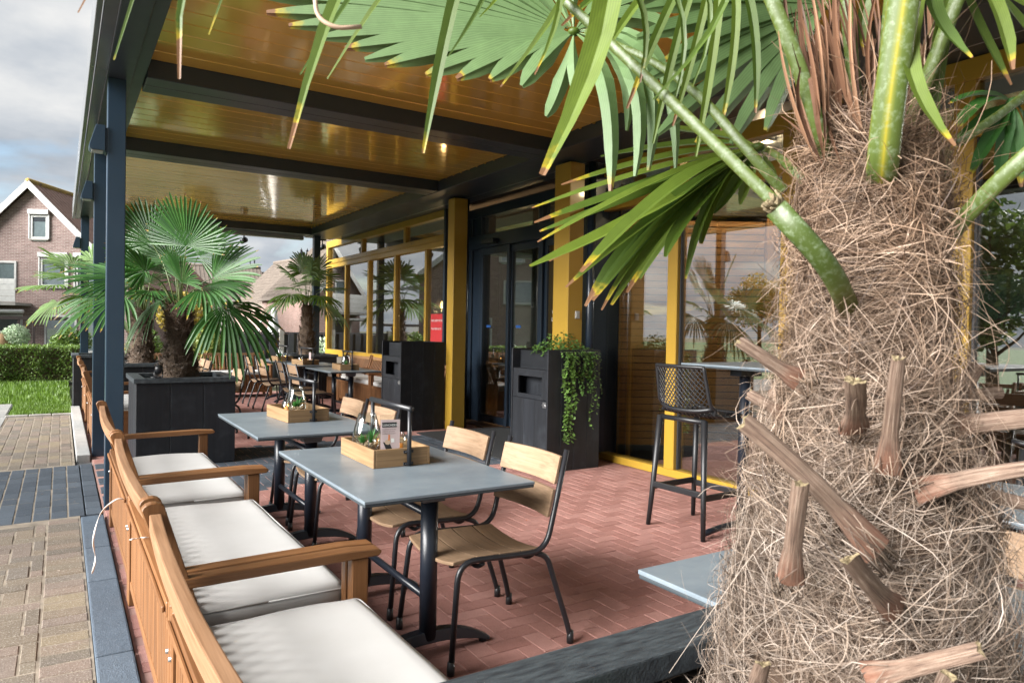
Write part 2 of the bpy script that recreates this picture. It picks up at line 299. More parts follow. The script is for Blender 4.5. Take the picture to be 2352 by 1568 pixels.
# ---------------------------------------------------------------- mesh helpers
class MB:
    """collects geometry for ONE mesh; optional per-vertex float attributes"""
    def __init__(s): s.v = []; s.f = []; s.at = {}; s.sm = []; s.mi = []
    def add(s, vs, fs, smooth=False, mi=0, **attrs):
        o = len(s.v); s.v += [tuple(p) for p in vs]; s.f += [tuple(i + o for i in f) for f in fs]
        s.sm += [smooth] * len(fs); s.mi += [mi] * len(fs)
        for k, val in attrs.items():
            L = s.at.setdefault(k, [0.0] * o)
            while len(L) < o: L.append(0.0)
            L += list(val) if hasattr(val, '__len__') else [val] * len(vs)
        for k, L in s.at.items():
            while len(L) < len(s.v): L.append(0.0)
        return s
    def box(s, c, d, rot=None, mi=0, **a):
        hx, hy, hz = d[0] / 2, d[1] / 2, d[2] / 2
        vs = [Vector((x, y, z)) for x in (-hx, hx) for y in (-hy, hy) for z in (-hz, hz)]
        if rot is not None: vs = [rot @ p for p in vs]
        c = Vector(c); vs = [p + c for p in vs]
        return s.add(vs, [(0, 1, 3, 2), (4, 6, 7, 5), (0, 4, 5, 1), (2, 3, 7, 6), (0, 2, 6, 4), (1, 5, 7, 3)], mi=mi, **a)
    def span(s, x0, x1, y0, y1, z0, z1, **a): return s.box(((x0 + x1) / 2, (y0 + y1) / 2, (z0 + z1) / 2), (x1 - x0, y1 - y0, z1 - z0), **a)
    def tube(s, pts, r, n=10, caps=True, smooth=True, flat=1.0, up=None, mi=0, ring=None, **a):
        pts = [Vector(p) for p in pts]; m = len(pts); rs = r if hasattr(r, '__len__') else [r] * m
        vs = []; prev = None
        for i, p in enumerate(pts):
            d = (pts[min(i + 1, m - 1)] - pts[max(i - 1, 0)]).normalized()
            if prev is None:
                ref = Vector(up) if up is not None else (Vector((0, 0, 1)) if abs(d.z) < .9 else Vector((1, 0, 0)))
                u = (ref - d * ref.dot(d)).normalized()
            else: u = (prev - d * prev.dot(d)).normalized()
            prev = u; q = d.cross(u)
            for k in range(n):
                an = 2 * math.pi * k / n; vs.append(p + (u * math.cos(an) * flat + q * math.sin(an)) * rs[i])
        fs = [(i * n + k, i * n + (k + 1) % n, (i + 1) * n + (k + 1) % n, (i + 1) * n + k) for i in range(m - 1) for k in range(n)]
        if caps: fs += [tuple(range(n))[::-1], tuple((m - 1) * n + k for k in range(n))]
        if ring is not None: a = dict(a); a['seg'] = [x for x in ring for _ in range(n)]
        return s.add(vs, fs, smooth=smooth, mi=mi, **a)
    def lathe(s, prof, n=24, c=(0, 0, 0), mi=0, **a):
        c = Vector(c); vs = [c + Vector((r * math.cos(2 * math.pi * k / n), r * math.sin(2 * math.pi * k / n), z)) for r, z in prof for k in range(n)]
        fs = [(i * n + k, i * n + (k + 1) % n, (i + 1) * n + (k + 1) % n, (i + 1) * n + k) for i in range(len(prof) - 1) for k in range(n)]
        return s.add(vs, fs, smooth=True, mi=mi, **a)
    def prism(s, poly, axis, a0, a1, mi=0, **a):     # polygon in the two other axes, extruded along axis
        def P(u, v, w): return (w, u, v) if axis == 0 else ((u, w, v) if axis == 1 else (u, v, w))
        n = len(poly); vs = [P(u, v, a0) for u, v in poly] + [P(u, v, a1) for u, v in poly]
        fs = [tuple(range(n))[::-1], tuple(range(n, 2 * n))] + [(i, (i + 1) % n, n + (i + 1) % n, n + i) for i in range(n)]
        return s.add(vs, fs, mi=mi, **a)
    def mesh(s, name, bevel=0, seg=2):
        me = bpy.data.meshes.new(name); me.from_pydata([tuple(p) for p in s.v], [], s.f); 
        me.polygons.foreach_set('use_smooth', s.sm); me.polygons.foreach_set('material_index', s.mi)
        for k, L in s.at.items():
            at_ = me.attributes.new(k, 'FLOAT', 'POINT'); at_.data.foreach_set('value', L)
        bm = bmesh.new(); bm.from_mesh(me); bmesh.ops.recalc_face_normals(bm, faces=bm.faces)
        if bevel:
            es = [e for e in bm.edges if len(e.link_faces) == 2 and e.calc_face_angle(0) > .6]
            bmesh.ops.bevel(bm, geom=es, offset=bevel, segments=seg, profile=.6, affect='EDGES', clamp_overlap=True)
        bm.to_mesh(me); bm.free(); return me
    def build(s, name, mat, parent=None, bevel=0, seg=2, loc=None, raw=False):
        if raw:
            me = bpy.data.meshes.new(name); me.from_pydata(s.v, [], s.f); me.polygons.foreach_set('use_smooth', s.sm); me.polygons.foreach_set('material_index', s.mi)
            for k, L in s.at.items():
                at_ = me.attributes.new(k, 'FLOAT', 'POINT'); at_.data.foreach_set('value', L)
        else: me = s.mesh(name, bevel, seg)
        return obj(name, me, mat, parent, loc)
def obj(name, me, mat, parent=None, loc=None, rot=None):
    o = bpy.data.objects.new(name, me); C.objects.link(o)
    for k in (mat if isinstance(mat, (list, tuple)) else [mat]):
        if k and len(me.materials) < (len(mat) if isinstance(mat, (list, tuple)) else 1): me.materials.append(MT[k])
    if parent: o.parent = parent
    if loc is not None: o.location = loc
    if rot is not None: o.rotation_euler = rot
    return o
def bx(name, x0, x1, y0, y1, z0, z1, mat, parent=None, bevel=.003, seg=1):
    """a board whose origin is its centre"""
    m = MB(); m.box((0, 0, 0), (abs(x1 - x0), abs(y1 - y0), abs(z1 - z0)))
    return m.build(name, mat, parent, bevel, seg, ((x0 + x1) / 2, (y0 + y1) / 2, (z0 + z1) / 2))
def thing(name, label, cat, loc=(0, 0, 0), rz=0, group=None):
    o = bpy.data.objects.new(name, None); C.objects.link(o); o.location = loc; o.rotation_euler = (0, 0, rz); o.empty_display_size = .2
    tag(o, label, cat, group); return o
def tag(o, label=None, cat=None, group=None, kind=None):
    for k, v in (('label', label), ('category', cat), ('group', group), ('kind', kind)):
        if v: o[k] = v
    return o
def struct(o, label, cat=None):
    o['kind'] = 'structure'; o['label'] = label; o['category'] = cat or o.name.split('.')[0].replace('_', ' '); return o
def sub_empty(name, parent, loc=(0, 0, 0), rot=(0, 0, 0)):
    o = bpy.data.objects.new(name, None); C.objects.link(o); o.parent = parent; o.location = loc; o.rotation_euler = rot; return o
KIDS = {}
def dup(src, loc, rz, label, group=None, scale=1.0, skip=()):
    def cp(o, par):
        c = o.copy(); C.objects.link(c); c.parent = par
        for ch in o.children:
            if ch.name.split('.')[0] not in skip: cp(ch, c)
        return c
    r = cp(src, None); r.location = loc; r.rotation_euler = (0, 0, rz); r.scale = (scale,) * 3; r['label'] = label
    if group: r['group'] = group
    return r

def bez(pts, rad, seg=6):
    """polyline with rounded corners"""
    P = [Vector(p) for p in pts]; out = [P[0]]
    for i in range(1, len(P) - 1):
        r = rad if not hasattr(rad, '__len__') else rad[i - 1]
        a = (P[i - 1] - P[i]); b_ = (P[i + 1] - P[i]); r = min(r, a.length * .48, b_.length * .48); a = P[i] + a.normalized() * r; b2 = P[i] + b_.normalized() * r
        for k in range(seg + 1):
            t = k / seg; out.append(a * (1 - t) ** 2 + P[i] * 2 * t * (1 - t) + b2 * t * t)
    return out + [P[-1]]
# ---------------------------------------------------------------- ground and paving
SLOPE = 0
m = MB(); m.span(-120, 120, -60, 200, -.6, -.09); g = m.build('ground', 'earth'); struct(g, 'earth ground reaching to the horizon under lawn, paving and houses')
def chamfer_paver(L, W, h, b, r):
    m = MB(); x, y = L / 2, W / 2
    vs = [(-x, -y, -h), (x, -y, -h), (x, y, -h), (-x, y, -h), (-x, -y, -b), (x, -y, -b), (x, y, -b), (-x, y, -b), (-x + b, -y + b, 0), (x - b, -y + b, 0), (x - b, y - b, 0), (-x + b, y - b, 0)]
    fs = [(0, 1, 5, 4), (1, 2, 6, 5), (2, 3, 7, 6), (3, 0, 4, 7), (4, 5, 9, 8), (5, 6, 10, 9), (6, 7, 11, 10), (7, 4, 8, 11), (8, 9, 10, 11)]
    m.add(vs, fs, rnd=r); return m
def pave(parent, name, mat, bricks, b=.004, gap=.004, h=.05, jit=.002, near=Vector((0, 0)), lim=300, seen=None):
    """bricks: (x, y, length along x, length along y); the nearest seen ones become objects, the others one field"""
    key = {}; R0 = random.Random(3)
    def vis(p):
        d = Vector((p[0], p[1], 0)) - EYE; f = d.dot(FWD)
        if f < .2: return 0
        px, py = CX + FPX * d.dot(RIGHT) / f, CY - FPX * d.dot(UP) / f
        if not (-30 < px < 2382 and py < 1600): return 0
        if seen and not seen(px, py): return 0
        return 1 / f
    order = sorted(range(len(bricks)), key=lambda i: -vis(bricks[i])); singles = set(order[:lim]); field = MB()
    for i, (x, y, lx, ly) in enumerate(bricks):
        z = R0.uniform(-jit, jit); rr = R0.random(); rz = R0.uniform(-.006, .006)
        if i in singles:
            k = (round(lx, 3), round(ly, 3), R0.randrange(10))
            if k not in key: key[k] = chamfer_paver(lx - gap, ly - gap, h, b, k[2] / 9).mesh(name); key[k].materials.append(MT[mat])
            o = bpy.data.objects.new(name, key[k]); C.objects.link(o); o.parent = parent; o.location = (x, y, z); o.rotation_euler = (R0.uniform(-.006, .006), R0.uniform(-.006, .006), rz)
        else:
            q = chamfer_paver(lx - gap, ly - gap, h, b, rr); field.add([(a + x, c_ + y, d + z) for a, c_, d in q.v], q.f, rnd=rr)
    if field.v: tag(field.build(name + '_field', mat, parent, raw=True), kind='stuff')
def herring(x0, x1, y0, y1, W, ok, clip=None):
    L = []
    for i in range(int((x1 - x0) / W) + 3):
        for j in range(int((y1 - y0) / W) + 3):
            t_ = (i - j) % 4
            if t_ == 0: L.append((x0 + (i + 1) * W, y0 + (j + .5) * W, 2 * W, W))
            if t_ == 2: L.append((x0 + (i + .5) * W, y0 + j * W, W, 2 * W))
    res = []
    for x, y, lx, ly in L:
        a, b_, c, d = max(x - lx / 2, x0 if clip is None else clip[0]), min(x + lx / 2, x1 if clip is None else clip[1]), max(y - ly / 2, y0), min(y + ly / 2, y1)
        if b_ - a < .03 or d - c < .03: continue
        q = (round((a + b_) / 2, 4), round((c + d) / 2, 4), round(b_ - a, 3), round(d - c, 3))
        if ok(q[0], q[1]): res.append(q)
    return res
# inside terrace: red herringbone with a dark band leading to the door
BAND = lambda x: (6.02 + .22 * min(1, max(0, (x - .3) / 1.5)), 8.22 + .26 * min(1, max(0, (x - .3) / 1.5)))
m = MB(); m.span(.275, 5.05, -1.2, 15.4, -.3, -.0035); tf = m.build('terrace_floor', 'joint_red'); struct(tf, 'red brick terrace floor in herringbone bond under the pergola')
pave(tf, 'paver', 'paver_red', herring(.285, 4.96, .9, 15.2, .094, lambda x, y: not (BAND(x)[0] < y < BAND(x)[1])), b=.0022, jit=.0008, gap=.0050, seen=lambda px, py: (px > 1000 and py > 1000 and px < 1720) or (560 < px < 1000 and py > 1100))
pave(tf, 'dark_paver', 'paver_dark', [q for q in herring(.285, 4.0, 5.9, 8.6, .094, lambda x, y: BAND(x)[0] <= y <= BAND(x)[1])], b=.004, gap=.005, jit=.002, seen=lambda px, py: 520 < px < 1000)
# path outside the posts
m = MB(); m.span(-7, .125, -3, 12.55, -.3, -.003); pf = m.build('path', 'sand_joint'); struct(pf, 'brown clay brick path beside the terrace')
bricks = []
y = 1.2
while y < 5.85: bricks.append((.025, y, .19, .108)); y += .108
bricks += herring(-5.015, -.0725, .2, 5.84, .106, lambda x, y: True)
pave(pf, 'brick', 'paver_clay', bricks, b=.004, gap=.007, jit=.0025, lim=300)
bricks = []
for i in range(60):
    for j in range(int((12.4 - 8.0) / .205)):
        x = .055 - i * .105; yy = 8.12 + (j + .5) * .205 + (i % 2) * .03 - i * .004
        if x > -5.5: bricks.append((x, yy, .105, .205))
pave(pf, 'clay_paver', 'paver_clay', bricks, b=.004, gap=.008, jit=.002, lim=260)
bricks = []
for i in range(55):
    for j in range(10):
        x = .215 - i * .108; yy = 5.98 + (j + .5) * .212 - (i * .012)
        bricks.append((x, yy, .108, .212))
pave(pf, 'dark_paver', 'paver_dark', bricks, b=.004, gap=.008, jit=.0015, lim=300)
m = MB(); m.span(.125, .29, 5.9, 8.3, -.3, -.02); m.build('sub_base', 'joint_dark', pf)
# kerbs
def kerb(name, x0, x1, ys, mat, z0, z1, lab, joint):
    e_ = thing(name, lab, 'kerb', ((x0 + x1) / 2, ys[0], 0))
    for a, b_ in zip(ys[:-1], ys[1:]):
        m = MB(); m.box((0, (a + b_) / 2 - ys[0], (z0 + z1) / 2), (x1 - x0, b_ - a - .006, z1 - z0), rnd=random.random()); m.build('kerb_stone', mat, e_, .008, 2)
    return e_
kerb('kerb', .128, .268, [.4, 1.5, 2.5, 3.36, 4.36, 5.02, 5.86], 'kerb_dark', -.25, .018, 'blue grey concrete kerb along the near benches', 0)
kerb('kerb', .140, .262, [8.36, 9.3, 10.3, 11.3, 12.3, 13.3], 'kerb_pale', -.25, .05, 'pale concrete kerb along the far benches by the lawn', 0)
# pale paving beyond, lawn, hedge strip
m = MB(); m.span(-9, -.1, 12.55, 24, -.3, -.05); lw = m.build('lawn_soil', 'grass_ground'); struct(lw, 'soil under the lawn')
m = MB(); m.span(-.1, .16, 12.55, 24, -.3, -.05); m.build('lawn_edge_soil', 'grass_ground', lw)
m = MB(); m.span(-9, -.66, 11.4, 14.3, -.2, .004); q = m.build('pavement', 'paver_grey'); 
struct(q, 'pale grey slab paving left of the lawn')
for i in range(9):
    for j in range(6):
        if i * .3 < 4: 
            mm = MB(); mm.box((0, 0, 0), (.294, .294, .04), rnd=random.random()); mm.build('slab', 'paver_grey', q, .004, 1, (-.82 - i * .3, 12.7 + j * .3, -.008))
e_ = thing('kerb', 'thin dark edging stone along the front of the lawn', 'kerb', (-.3, 12.5, 0))
for i in range(3): bx('edging_stone', -.35 + i * .285 - .02, -.35 + i * .285 + .255, -.035, .03, -.1, .028, 'concrete', e_, .008)
gb = MB()
R0 = random.Random(5)
for i in range(12000):
    yy = 12.6 + (R0.random() ** 1.3) * 6.95; x = -.62 + R0.random() * .76 if yy < 14.35 else -3.2 + R0.random() * 3.35
    if x < -.5 and yy < 13 and R0.random() < .6: continue
    h = R0.uniform(.035, .075); a = R0.random() * 6.28; wd = .006 + .0006 * yy; lx, ly = math.cos(a) * wd, math.sin(a) * wd; bxx, byy = R0.uniform(-.03, .03), R0.uniform(-.03, .03)
    gb.add([(x - lx, yy - ly, -.05), (x + lx, yy + ly, -.05), (x + bxx, yy + byy, h)], [(0, 1, 2)], seg=R0.random())
tag(gb.build('lawn', 'grass_blade', raw=True), 'bright green mown lawn in front of the clipped hedge', 'lawn', kind='stuff')

R0 = random.Random(41); lit = MB()
for i in range(70):
    x, y = (R0.uniform(-.9, .1), R0.uniform(2.6, 9)) if i < 34 else (R0.uniform(1.6, 4.2), R0.uniform(2.2, 7.5)); s_ = R0.uniform(.004, .011); a = R0.random() * 6.28; c, d = math.cos(a) * s_, math.sin(a) * s_
    lit.add([(x - c, y - d, .003), (x + d * .5, y - c * .5, .006), (x + c, y + d, .004), (x - d * .5, y + c * .5, .003)], [(0, 1, 2, 3)], seg=R0.random())
tag(lit.build('leaf_litter', 'fibre', raw=True), 'tiny dry leaf scraps scattered on the paving', 'leaf litter', kind='stuff')

# ---------------------------------------------------------------- pergola
pg = thing('pergola', 'anthracite steel pergola with glossy ochre louvred ceiling over the terrace', 'pergola')
YE, YN = 14.62, -.75
for y0 in (6.04, 8.51, 14.22, -.6): bx('post', .281, .402, y0, y0 + .125, 0, 3.199, 'post', pg, .006, 2)
bx('post', 4.29, 4.42, 14.22, 14.345, 0, 3.199, 'post', pg, .006, 2)
# edge beam along the path: main beam, louvre rail and folded soffit
bx('edge_beam', .276, .438, YN, YE, 3.20, 3.46, 'anthracite', pg, .004)
bx('louvre_rail', .442, .522, YN, YE, 3.232, 3.42, 'anthracite', pg, .004)
m = MB()
for a, b_ in ((YN, 4.1), (4.106, 9.4), (9.406, YE)): m.span(.196, .270, a, b_, 3.196, 3.235)
m.build('soffit_panel', 'fascia', pg, .003, 1)
m = MB()
for a, b_ in ((YN, 4.1), (4.106, 9.4), (9.406, YE)): m.span(.158, .190, a, b_, 3.188, 3.44)
m.build('fascia_panel', 'fascia', pg, .003, 1)
bx('edge_beam', 4.20, 4.735, YN, YE, 3.20, 3.46, 'anthracite', pg, .005)
bx('gutter', 4.74, 5.02, YN, YE, 3.225, 3.44, 'anthracite', pg, .004)
bx('light_strip', 4.738, 4.75, YN, YE, 3.20, 3.22, 'steel', pg, .001)
for y0, y1 in ((5.90, 6.285), (8.485, 8.845), (14.1, 14.45)):
    c = (y0 + y1) / 2
    bx('cross_beam', .526, 4.196, y0, c - .002, 3.204, 3.44, 'anthracite', pg, .005)
    bx('cross_beam', .526, 4.196, c + .002, y1, 3.204, 3.44, 'anthracite', pg, .005)
bx('cross_beam', .526, 4.196, YN, YN + .2, 3.204, 3.44, 'anthracite', pg, .005)
bx('blind_cassette', .6, 4.15, 14.455, 14.56, 3.13, 3.26, 'steel', pg, .01)
LW = .205
me_l = None
for a, b_ in ((YN + .21, 5.895), (6.29, 8.48), (8.85, 14.095)):
    n = int((b_ - a) / LW + .5); st = (b_ - a) / n
    m = MB(); hw = st / 2 - .0025
    m.prism([(-hw, .0), (-hw + .006, -.006), (hw - .006, -.006), (hw, 0), (hw, .03), (-hw, .03)], 0, -1.83, 1.83); me_l = m.mesh('louvre')
    for i in range(n): obj('louvre', me_l, 'louvre', pg, (2.36, a + (i + .5) * st, 3.346 + random.uniform(-.0012, .0012)), (random.uniform(-.004, .004), 0, 0))
    m = MB(); m.box((0, 0, 0), (.016, .028, .010)); ce = m.mesh('louvre_cap')
    for i in range(n): obj('louvre_cap', ce, 'yellow', pg, (4.187, a + (i + .5) * st + .06, 3.336))
m = MB(); m.span(.40, 5.02, YN, YE, 3.52, 3.60); m.build('roof_cover', 'anthracite', pg)
# wall lamps on the outer side of the posts
def lamp(y, lab):
    t_ = thing('wall_lamp', lab, 'wall lamp', (.2805, y + .06, 2.655), 0, 'wedge shaped lamps on the pergola posts')
    m = MB(); m.prism([(-.012, .0), (-.012, .185), (-.072, .185), (-.115, .035), (-.115, .012), (-.1, 0)], 1, -.075, .075); m.build('lamp_housing', 'post', t_, .004, 2)
    bx('mounting_plate', -.0115, 0, -.06, .06, -.01, .17, 'post', t_, .002)
    bx('diffuser', -.1, -.025, -.055, .055, -.003, .0005, 'white', t_, .0)
lamp(6.04, 'grey wedge lamp high on the nearest post'); lamp(8.51, 'grey wedge lamp on the second post above the palm'); lamp(14.22, 'small grey wedge lamp on the far corner post')
# spot lamps under the far beam
for x, y, lb in ((3.02, 14.62, 'small dark spotlight under the far ceiling beam'), (4.62, 14.75, 'dark swivel spotlight beside the window end')):
    t_ = thing('spotlight', lb, 'spotlight', (x, y, 3.0)); m = MB(); m.tube([(0, 0, .19), (0, 0, .06)], .014); m.build('arm', 'frame_black', t_)
    m = MB(); m.tube([(-.03, .06, .02), (.02, -.06, .06)], [.045, .055], 14); m.build('lamp_head', 'frame_black', t_); bx('base', -.07, .07, -.05, .05, .185, .225, 'frame_black', t_)
    
# ---------------------------------------------------------------- restaurant front
rs = thing('restaurant', 'restaurant front with ochre window frames, dark glass door and glazed walls', 'restaurant')
FX = 5.0
def frame(x0, x1, y0, y1, z0, z1, nm='frame', mat='yellow', bev=.004): return bx(nm, x0, x1, y0, y1, z0, z1, mat, rs, bev)
def pane(y0, y1, z0, z1, x=FX + .045, nm='pane', mat='pane'): return bx(nm, x, x + .012, y0, y1, z0, z1, mat, rs, 0)
# left window wall
YL0, YL1 = 9.78, 15.6
frame(FX - .02, FX + .09, YL0, YL1, 3.12, 3.265, 'top_rail'); frame(FX - .02, FX + .09, YL0, YL1, .76, .89, 'bottom_rail')
frame(FX - .035, FX + .09, YL0, YL1, 2.765, 2.845, 'mid_rail'); frame(FX - .012, FX + .085, YL0, YL1, 2.668, 2.762, 'mid_rail')
frame(FX - .028, FX + .06, YL0, YL1, 2.752, 2.767, 'glazing_trim')
ys = [YL1 - .09, 14.38, 13.08, 11.78, 10.52, 9.815]
frame(FX - .018, FX + .085, YL1 - .09, YL1, .885, 3.125, 'mullion'); 
for y in ys[1:]: frame(FX - .004, FX + .08, y - .035, y + .035, .885, 2.672, 'mullion')
yu = [YL1 - .09, 13.46, 11.38, 9.82]
for y in yu[1:]: frame(FX - .004, FX + .08, y - .04, y + .04, 2.84, 3.125, 'mullion')
for i in range(1, len(ys)): pane(ys[i] + .035 if i < 9 else 0, ys[i - 1] - (.035 if i > 1 else 0), .885, 2.672)
for i in range(1, len(yu)): pane(yu[i] + .04, yu[i - 1] - (.04 if i > 1 else 0), 2.84, 3.125)
for y in (14.95, 13.9, 13.1, 11.95, 11.0): bx('drain_slot', FX - .0375, FX - .034, y - .02, y + .02, 2.79, 2.80, 'ink', rs, 0)
# dado under the left window
bx('dado', FX + .01, FX + .2, YL0, YL1, 0, .758, 'room_wall', rs, .002)
# columns
def column(x0, x1, y0, y1): frame(x0, x1, y0, y1, 0, 3.175, 'column', 'yellow', .006)
column(4.505, 4.712, 8.60, 8.785); column(4.505, 4.70, 6.0, 6.275)
t_ = bx('light_switch', 4.60, 4.655, 5.985, 5.999, 1.525, 1.605, 'white', rs, .002); bx('rocker', -.018, .018, -.011, -.006, -.025, .025, 'white_frame', t_, .001)
# downpipes and dark returns beside the columns
for y in (8.95, 6.14):
    m = MB(); m.tube([(4.80, y - .14, 0), (4.80, y - .14, 3.2)], .045, 16); m.build('downpipe', 'doorframe', rs)
bx('return_wall', 4.94, 5.46, 9.72, 9.777, 0, 3.22, 'doorframe', rs, .004); bx('return_wall', 4.86, 5.42, 6.02, 6.235, 0, 3.22, 'doorframe', rs, .004)
# sliding door, set back
DX = 5.36
bx('door_header', DX - .05, DX + .12, 6.235, 9.71, 2.60, 2.80, 'doorframe', rs, .006); bx('door_top_rail', DX - .02, DX + .1, 6.235, 9.71, 3.08, 3.22, 'doorframe', rs)
for y in (9.62, 9.34, 7.725, 6.28): bx('door_post', DX - .03, DX + .1, y - .045, y + .045, 0, 3.09, 'doorframe', rs, .004)
bx('pane', DX + .03, DX + .042, 7.775, 9.29, 2.80, 3.08, 'pane', rs, 0); bx('pane', DX + .03, DX + .042, 6.33, 7.675, 2.80, 3.08, 'pane', rs, 0)
def dleaf(y0, y1, x, nm='sliding_door', lab=None):
    d = sub_empty(nm, rs, (x, (y0 + y1) / 2, 0)); hw = (y1 - y0) / 2
    for s_ in (-1, 1): bx('stile', -.02, .02, s_ * hw - (.06 if s_ > 0 else 0), s_ * hw + (.06 if s_ < 0 else 0), .02, 2.6, 'doorframe', d)
    bx('rail', -.019, .019, -hw + .06, hw - .06, .02, .13, 'doorframe', d); bx('rail', -.019, .019, -hw + .06, hw - .06, 2.5, 2.6, 'doorframe', d)
    bx('pane', -.005, .005, -hw + .06, hw - .06, .13, 2.5, 'pane', d, 0); return d
d1 = dleaf(8.50, 9.29, DX - .01); d2 = dleaf(7.775, 8.54, DX + .035); d3 = dleaf(6.33, 7.675, DX + .03, 'side_light')
bx('jamb_panel', DX, DX + .06, 9.385, 9.575, 0, 3.09, 'doorframe', rs)
for d in (d1, d2): bx('sticker', -.009, -.006, .10, .22, 1.42, 1.455, 'blue', d, 0)
m = MB(); m.prism([(-.05, 0), (.05, 0), (.06, .03), (.05, .07), (-.05, .07)], 1, -.17, .17); m.build('door_sensor', 'frame_black', rs, .01, 2, (DX - .085, 8.95, 2.64))
# opening hours lettering on the side light
def text(s_, size, loc, rot, mat, parent, name='lettering', align='LEFT', ext=.0008):
    cu = bpy.data.curves.new(name, 'FONT'); cu.body = s_; cu.size = size; cu.align_x = align; cu.extrude = ext
    o = bpy.data.objects.new('tmp', cu); C.objects.link(o); bpy.context.view_layer.update()
    me = bpy.data.meshes.new_from_object(o.evaluated_get(bpy.context.evaluated_depsgraph_get())); bpy.data.objects.remove(o)
    ob = bpy.data.objects.new(name, me); C.objects.link(ob); me.materials.clear(); me.materials.append(MT[mat]); ob.parent = parent; ob.location = loc; ob.rotation_euler = rot; return ob
for i, s_ in enumerate(('Maandag', 'Dinsdag', 'Woensdag', 'Donderdag', 'Vrijdag', 'Zaterdag', 'Zondag')):
    text(s_, .068, (-.0075, .36, 1.80 - i * .096), (R_(90), 0, R_(-90)), 'paper_white', d3, align='CENTER')
# right window wall
frame(FX - .02, FX + .09, -2, 6.235, 0, .075, 'bottom_rail'); frame(FX - .02, FX + .09, -2, 6.235, 3.07, 3.215, 'top_rail'); frame(FX - .014, FX + .085, -2, 6.235, 2.70, 2.84, 'mid_rail')
yr = [6.235, 4.97, 3.69, 2.37, 1.05, -.3, -2]
frame(FX - .018, FX + .085, 6.085, 6.235, .075, 3.07, 'mullion')
for y in yr[1:-1]: frame(FX - .018, FX + .085, y - .065, y + .065, .075, 3.07, 'mullion'); 
for y in yr[:-1]:
    bx('gasket', FX + .02, FX + .05, (y - .15 if y > 6 else y - .065) - .018, (y - .15 if y > 6 else y - .065) - .001, .078, 2.698, 'ink', rs, 0)
for i in range(len(yr) - 1):
    a, b_ = yr[i + 1] + .065, yr[i] - (.15 if i == 0 else .065)
    pane(a, b_, .075, 2.70); pane(a, b_, 2.84, 3.07)
# poster in the left window
p = bx('poster', FX + .03, FX + .034, 9.86, 10.36, 1.06, 1.62, 'red_print', rs, 0)
for i, s_ in enumerate(('HIER GEEN FIETSEN', 'PLAATSEN A.U.B', '', 'NOODUITGANG')):
    if s_: text(s_, .048, (-.0035, .225, .16 - i * .13), (R_(90), 0, R_(-90)), 'paper_white', p)
t_ = text('Beste', .07, (FX + .04, 3.55, 1.34), (R_(90), 0, R_(-90)), 'paper_white', rs); text('koffie', .07, (FX + .04, 3.28, 1.32), (R_(90), 0, R_(-90)), 'paper_white', rs)
# inside
rm = thing('dining_room', 'dim dining room behind the windows with timber slat screen', 'room')
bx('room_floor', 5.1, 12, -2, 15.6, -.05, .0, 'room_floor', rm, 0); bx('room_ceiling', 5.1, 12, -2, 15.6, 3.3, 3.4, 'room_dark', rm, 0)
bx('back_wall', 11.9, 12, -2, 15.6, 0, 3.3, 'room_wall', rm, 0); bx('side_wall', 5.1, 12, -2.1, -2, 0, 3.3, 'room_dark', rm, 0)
bx('side_wall', 5.2, 12, 15.6, 15.7, 0, 3.3, 'room_wall', rm, 0)
bx('inner_wall', 5.85, 5.92, 8.5, 9.6, 0, 2.6, 'offwhite', rm, 0)
sc_ = sub_empty('slat_screen', rm, (5.13, 5.93, 0), (0, 0, R_(-33)))
m = MB(); m.box((0, 0, 0), (1.56, .022, .066)); ms = m.mesh('slat', .003, 1)
for i in range(33): obj('slat', ms, 'slat_x', sc_, (.80, 0, .20 + i * .0745))
bx('backing', 0, 1.6, .02, .05, .0, 2.7, 'ink', sc_, 0); bx('corner_post', 1.585, 1.72, -.06, .06, 0, 2.9, 'slat_z', sc_); bx('skirting', 0, 1.58, -.02, .018, .1, .16, 'anthracite', sc_)
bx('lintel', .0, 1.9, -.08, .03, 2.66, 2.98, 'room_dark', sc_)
# pendant lamps with wire cages
def pendant(x, y, z, lab):
    t_ = thing('pendant_lamp', lab, 'lamp', (x, y, z), 0, 'glowing wire pendant lamps inside the window')
    m = MB(); m.tube([(0, 0, .22), (0, 0, 3.3 - z)], .006, 6); m.build('cord', 'ink', t_)
    m = MB(); prof = [(.03, .22), (.07, .16), (.13, .02), (.16, -.08), (.13, -.17), (.09, -.2)]
    for k in range(10):
        a0 = k * .628
        m.tube([(r * math.cos(a0 + q * .12), r * math.sin(a0 + q * .12), zz) for q, (r, zz) in enumerate(prof)], .004, 5)
        m.tube([(r * math.cos(a0 - q * .12), r * math.sin(a0 - q * .12), zz) for q, (r, zz) in enumerate(prof)], .004, 5)
    m.build('wire_shade', 'frame_black', t_)
    m = MB(); m.lathe([(.0, -.05), (.03, -.03), (.035, .0), (.02, .05), (.012, .08)], 12); m.build('bulb', 'bulb', t_); pl_ = bpy.data.lights.new('bulb_light', 'POINT'); pl_.energy = 9; pl_.color = (1, .62, .3); pl_.shadow_soft_size = .03; q_ = bpy.data.objects.new('bulb_light', pl_); C.objects.link(q_); q_.parent = t_; q_.location = (0, 0, -.09)
for x, y, z, lb in ((5.9, 10.35, 1.86, 'glowing pendant lamp behind the fourth window pane'), (6.1, 12.1, 1.82, 'glowing pendant lamp behind the third window pane'), (6.9, 13.4, 1.8, 'glowing pendant lamp behind the second window pane'), (7.4, 11.2, 1.75, 'glowing pendant lamp deep inside near the poster')): pendant(x, y, z, lb)
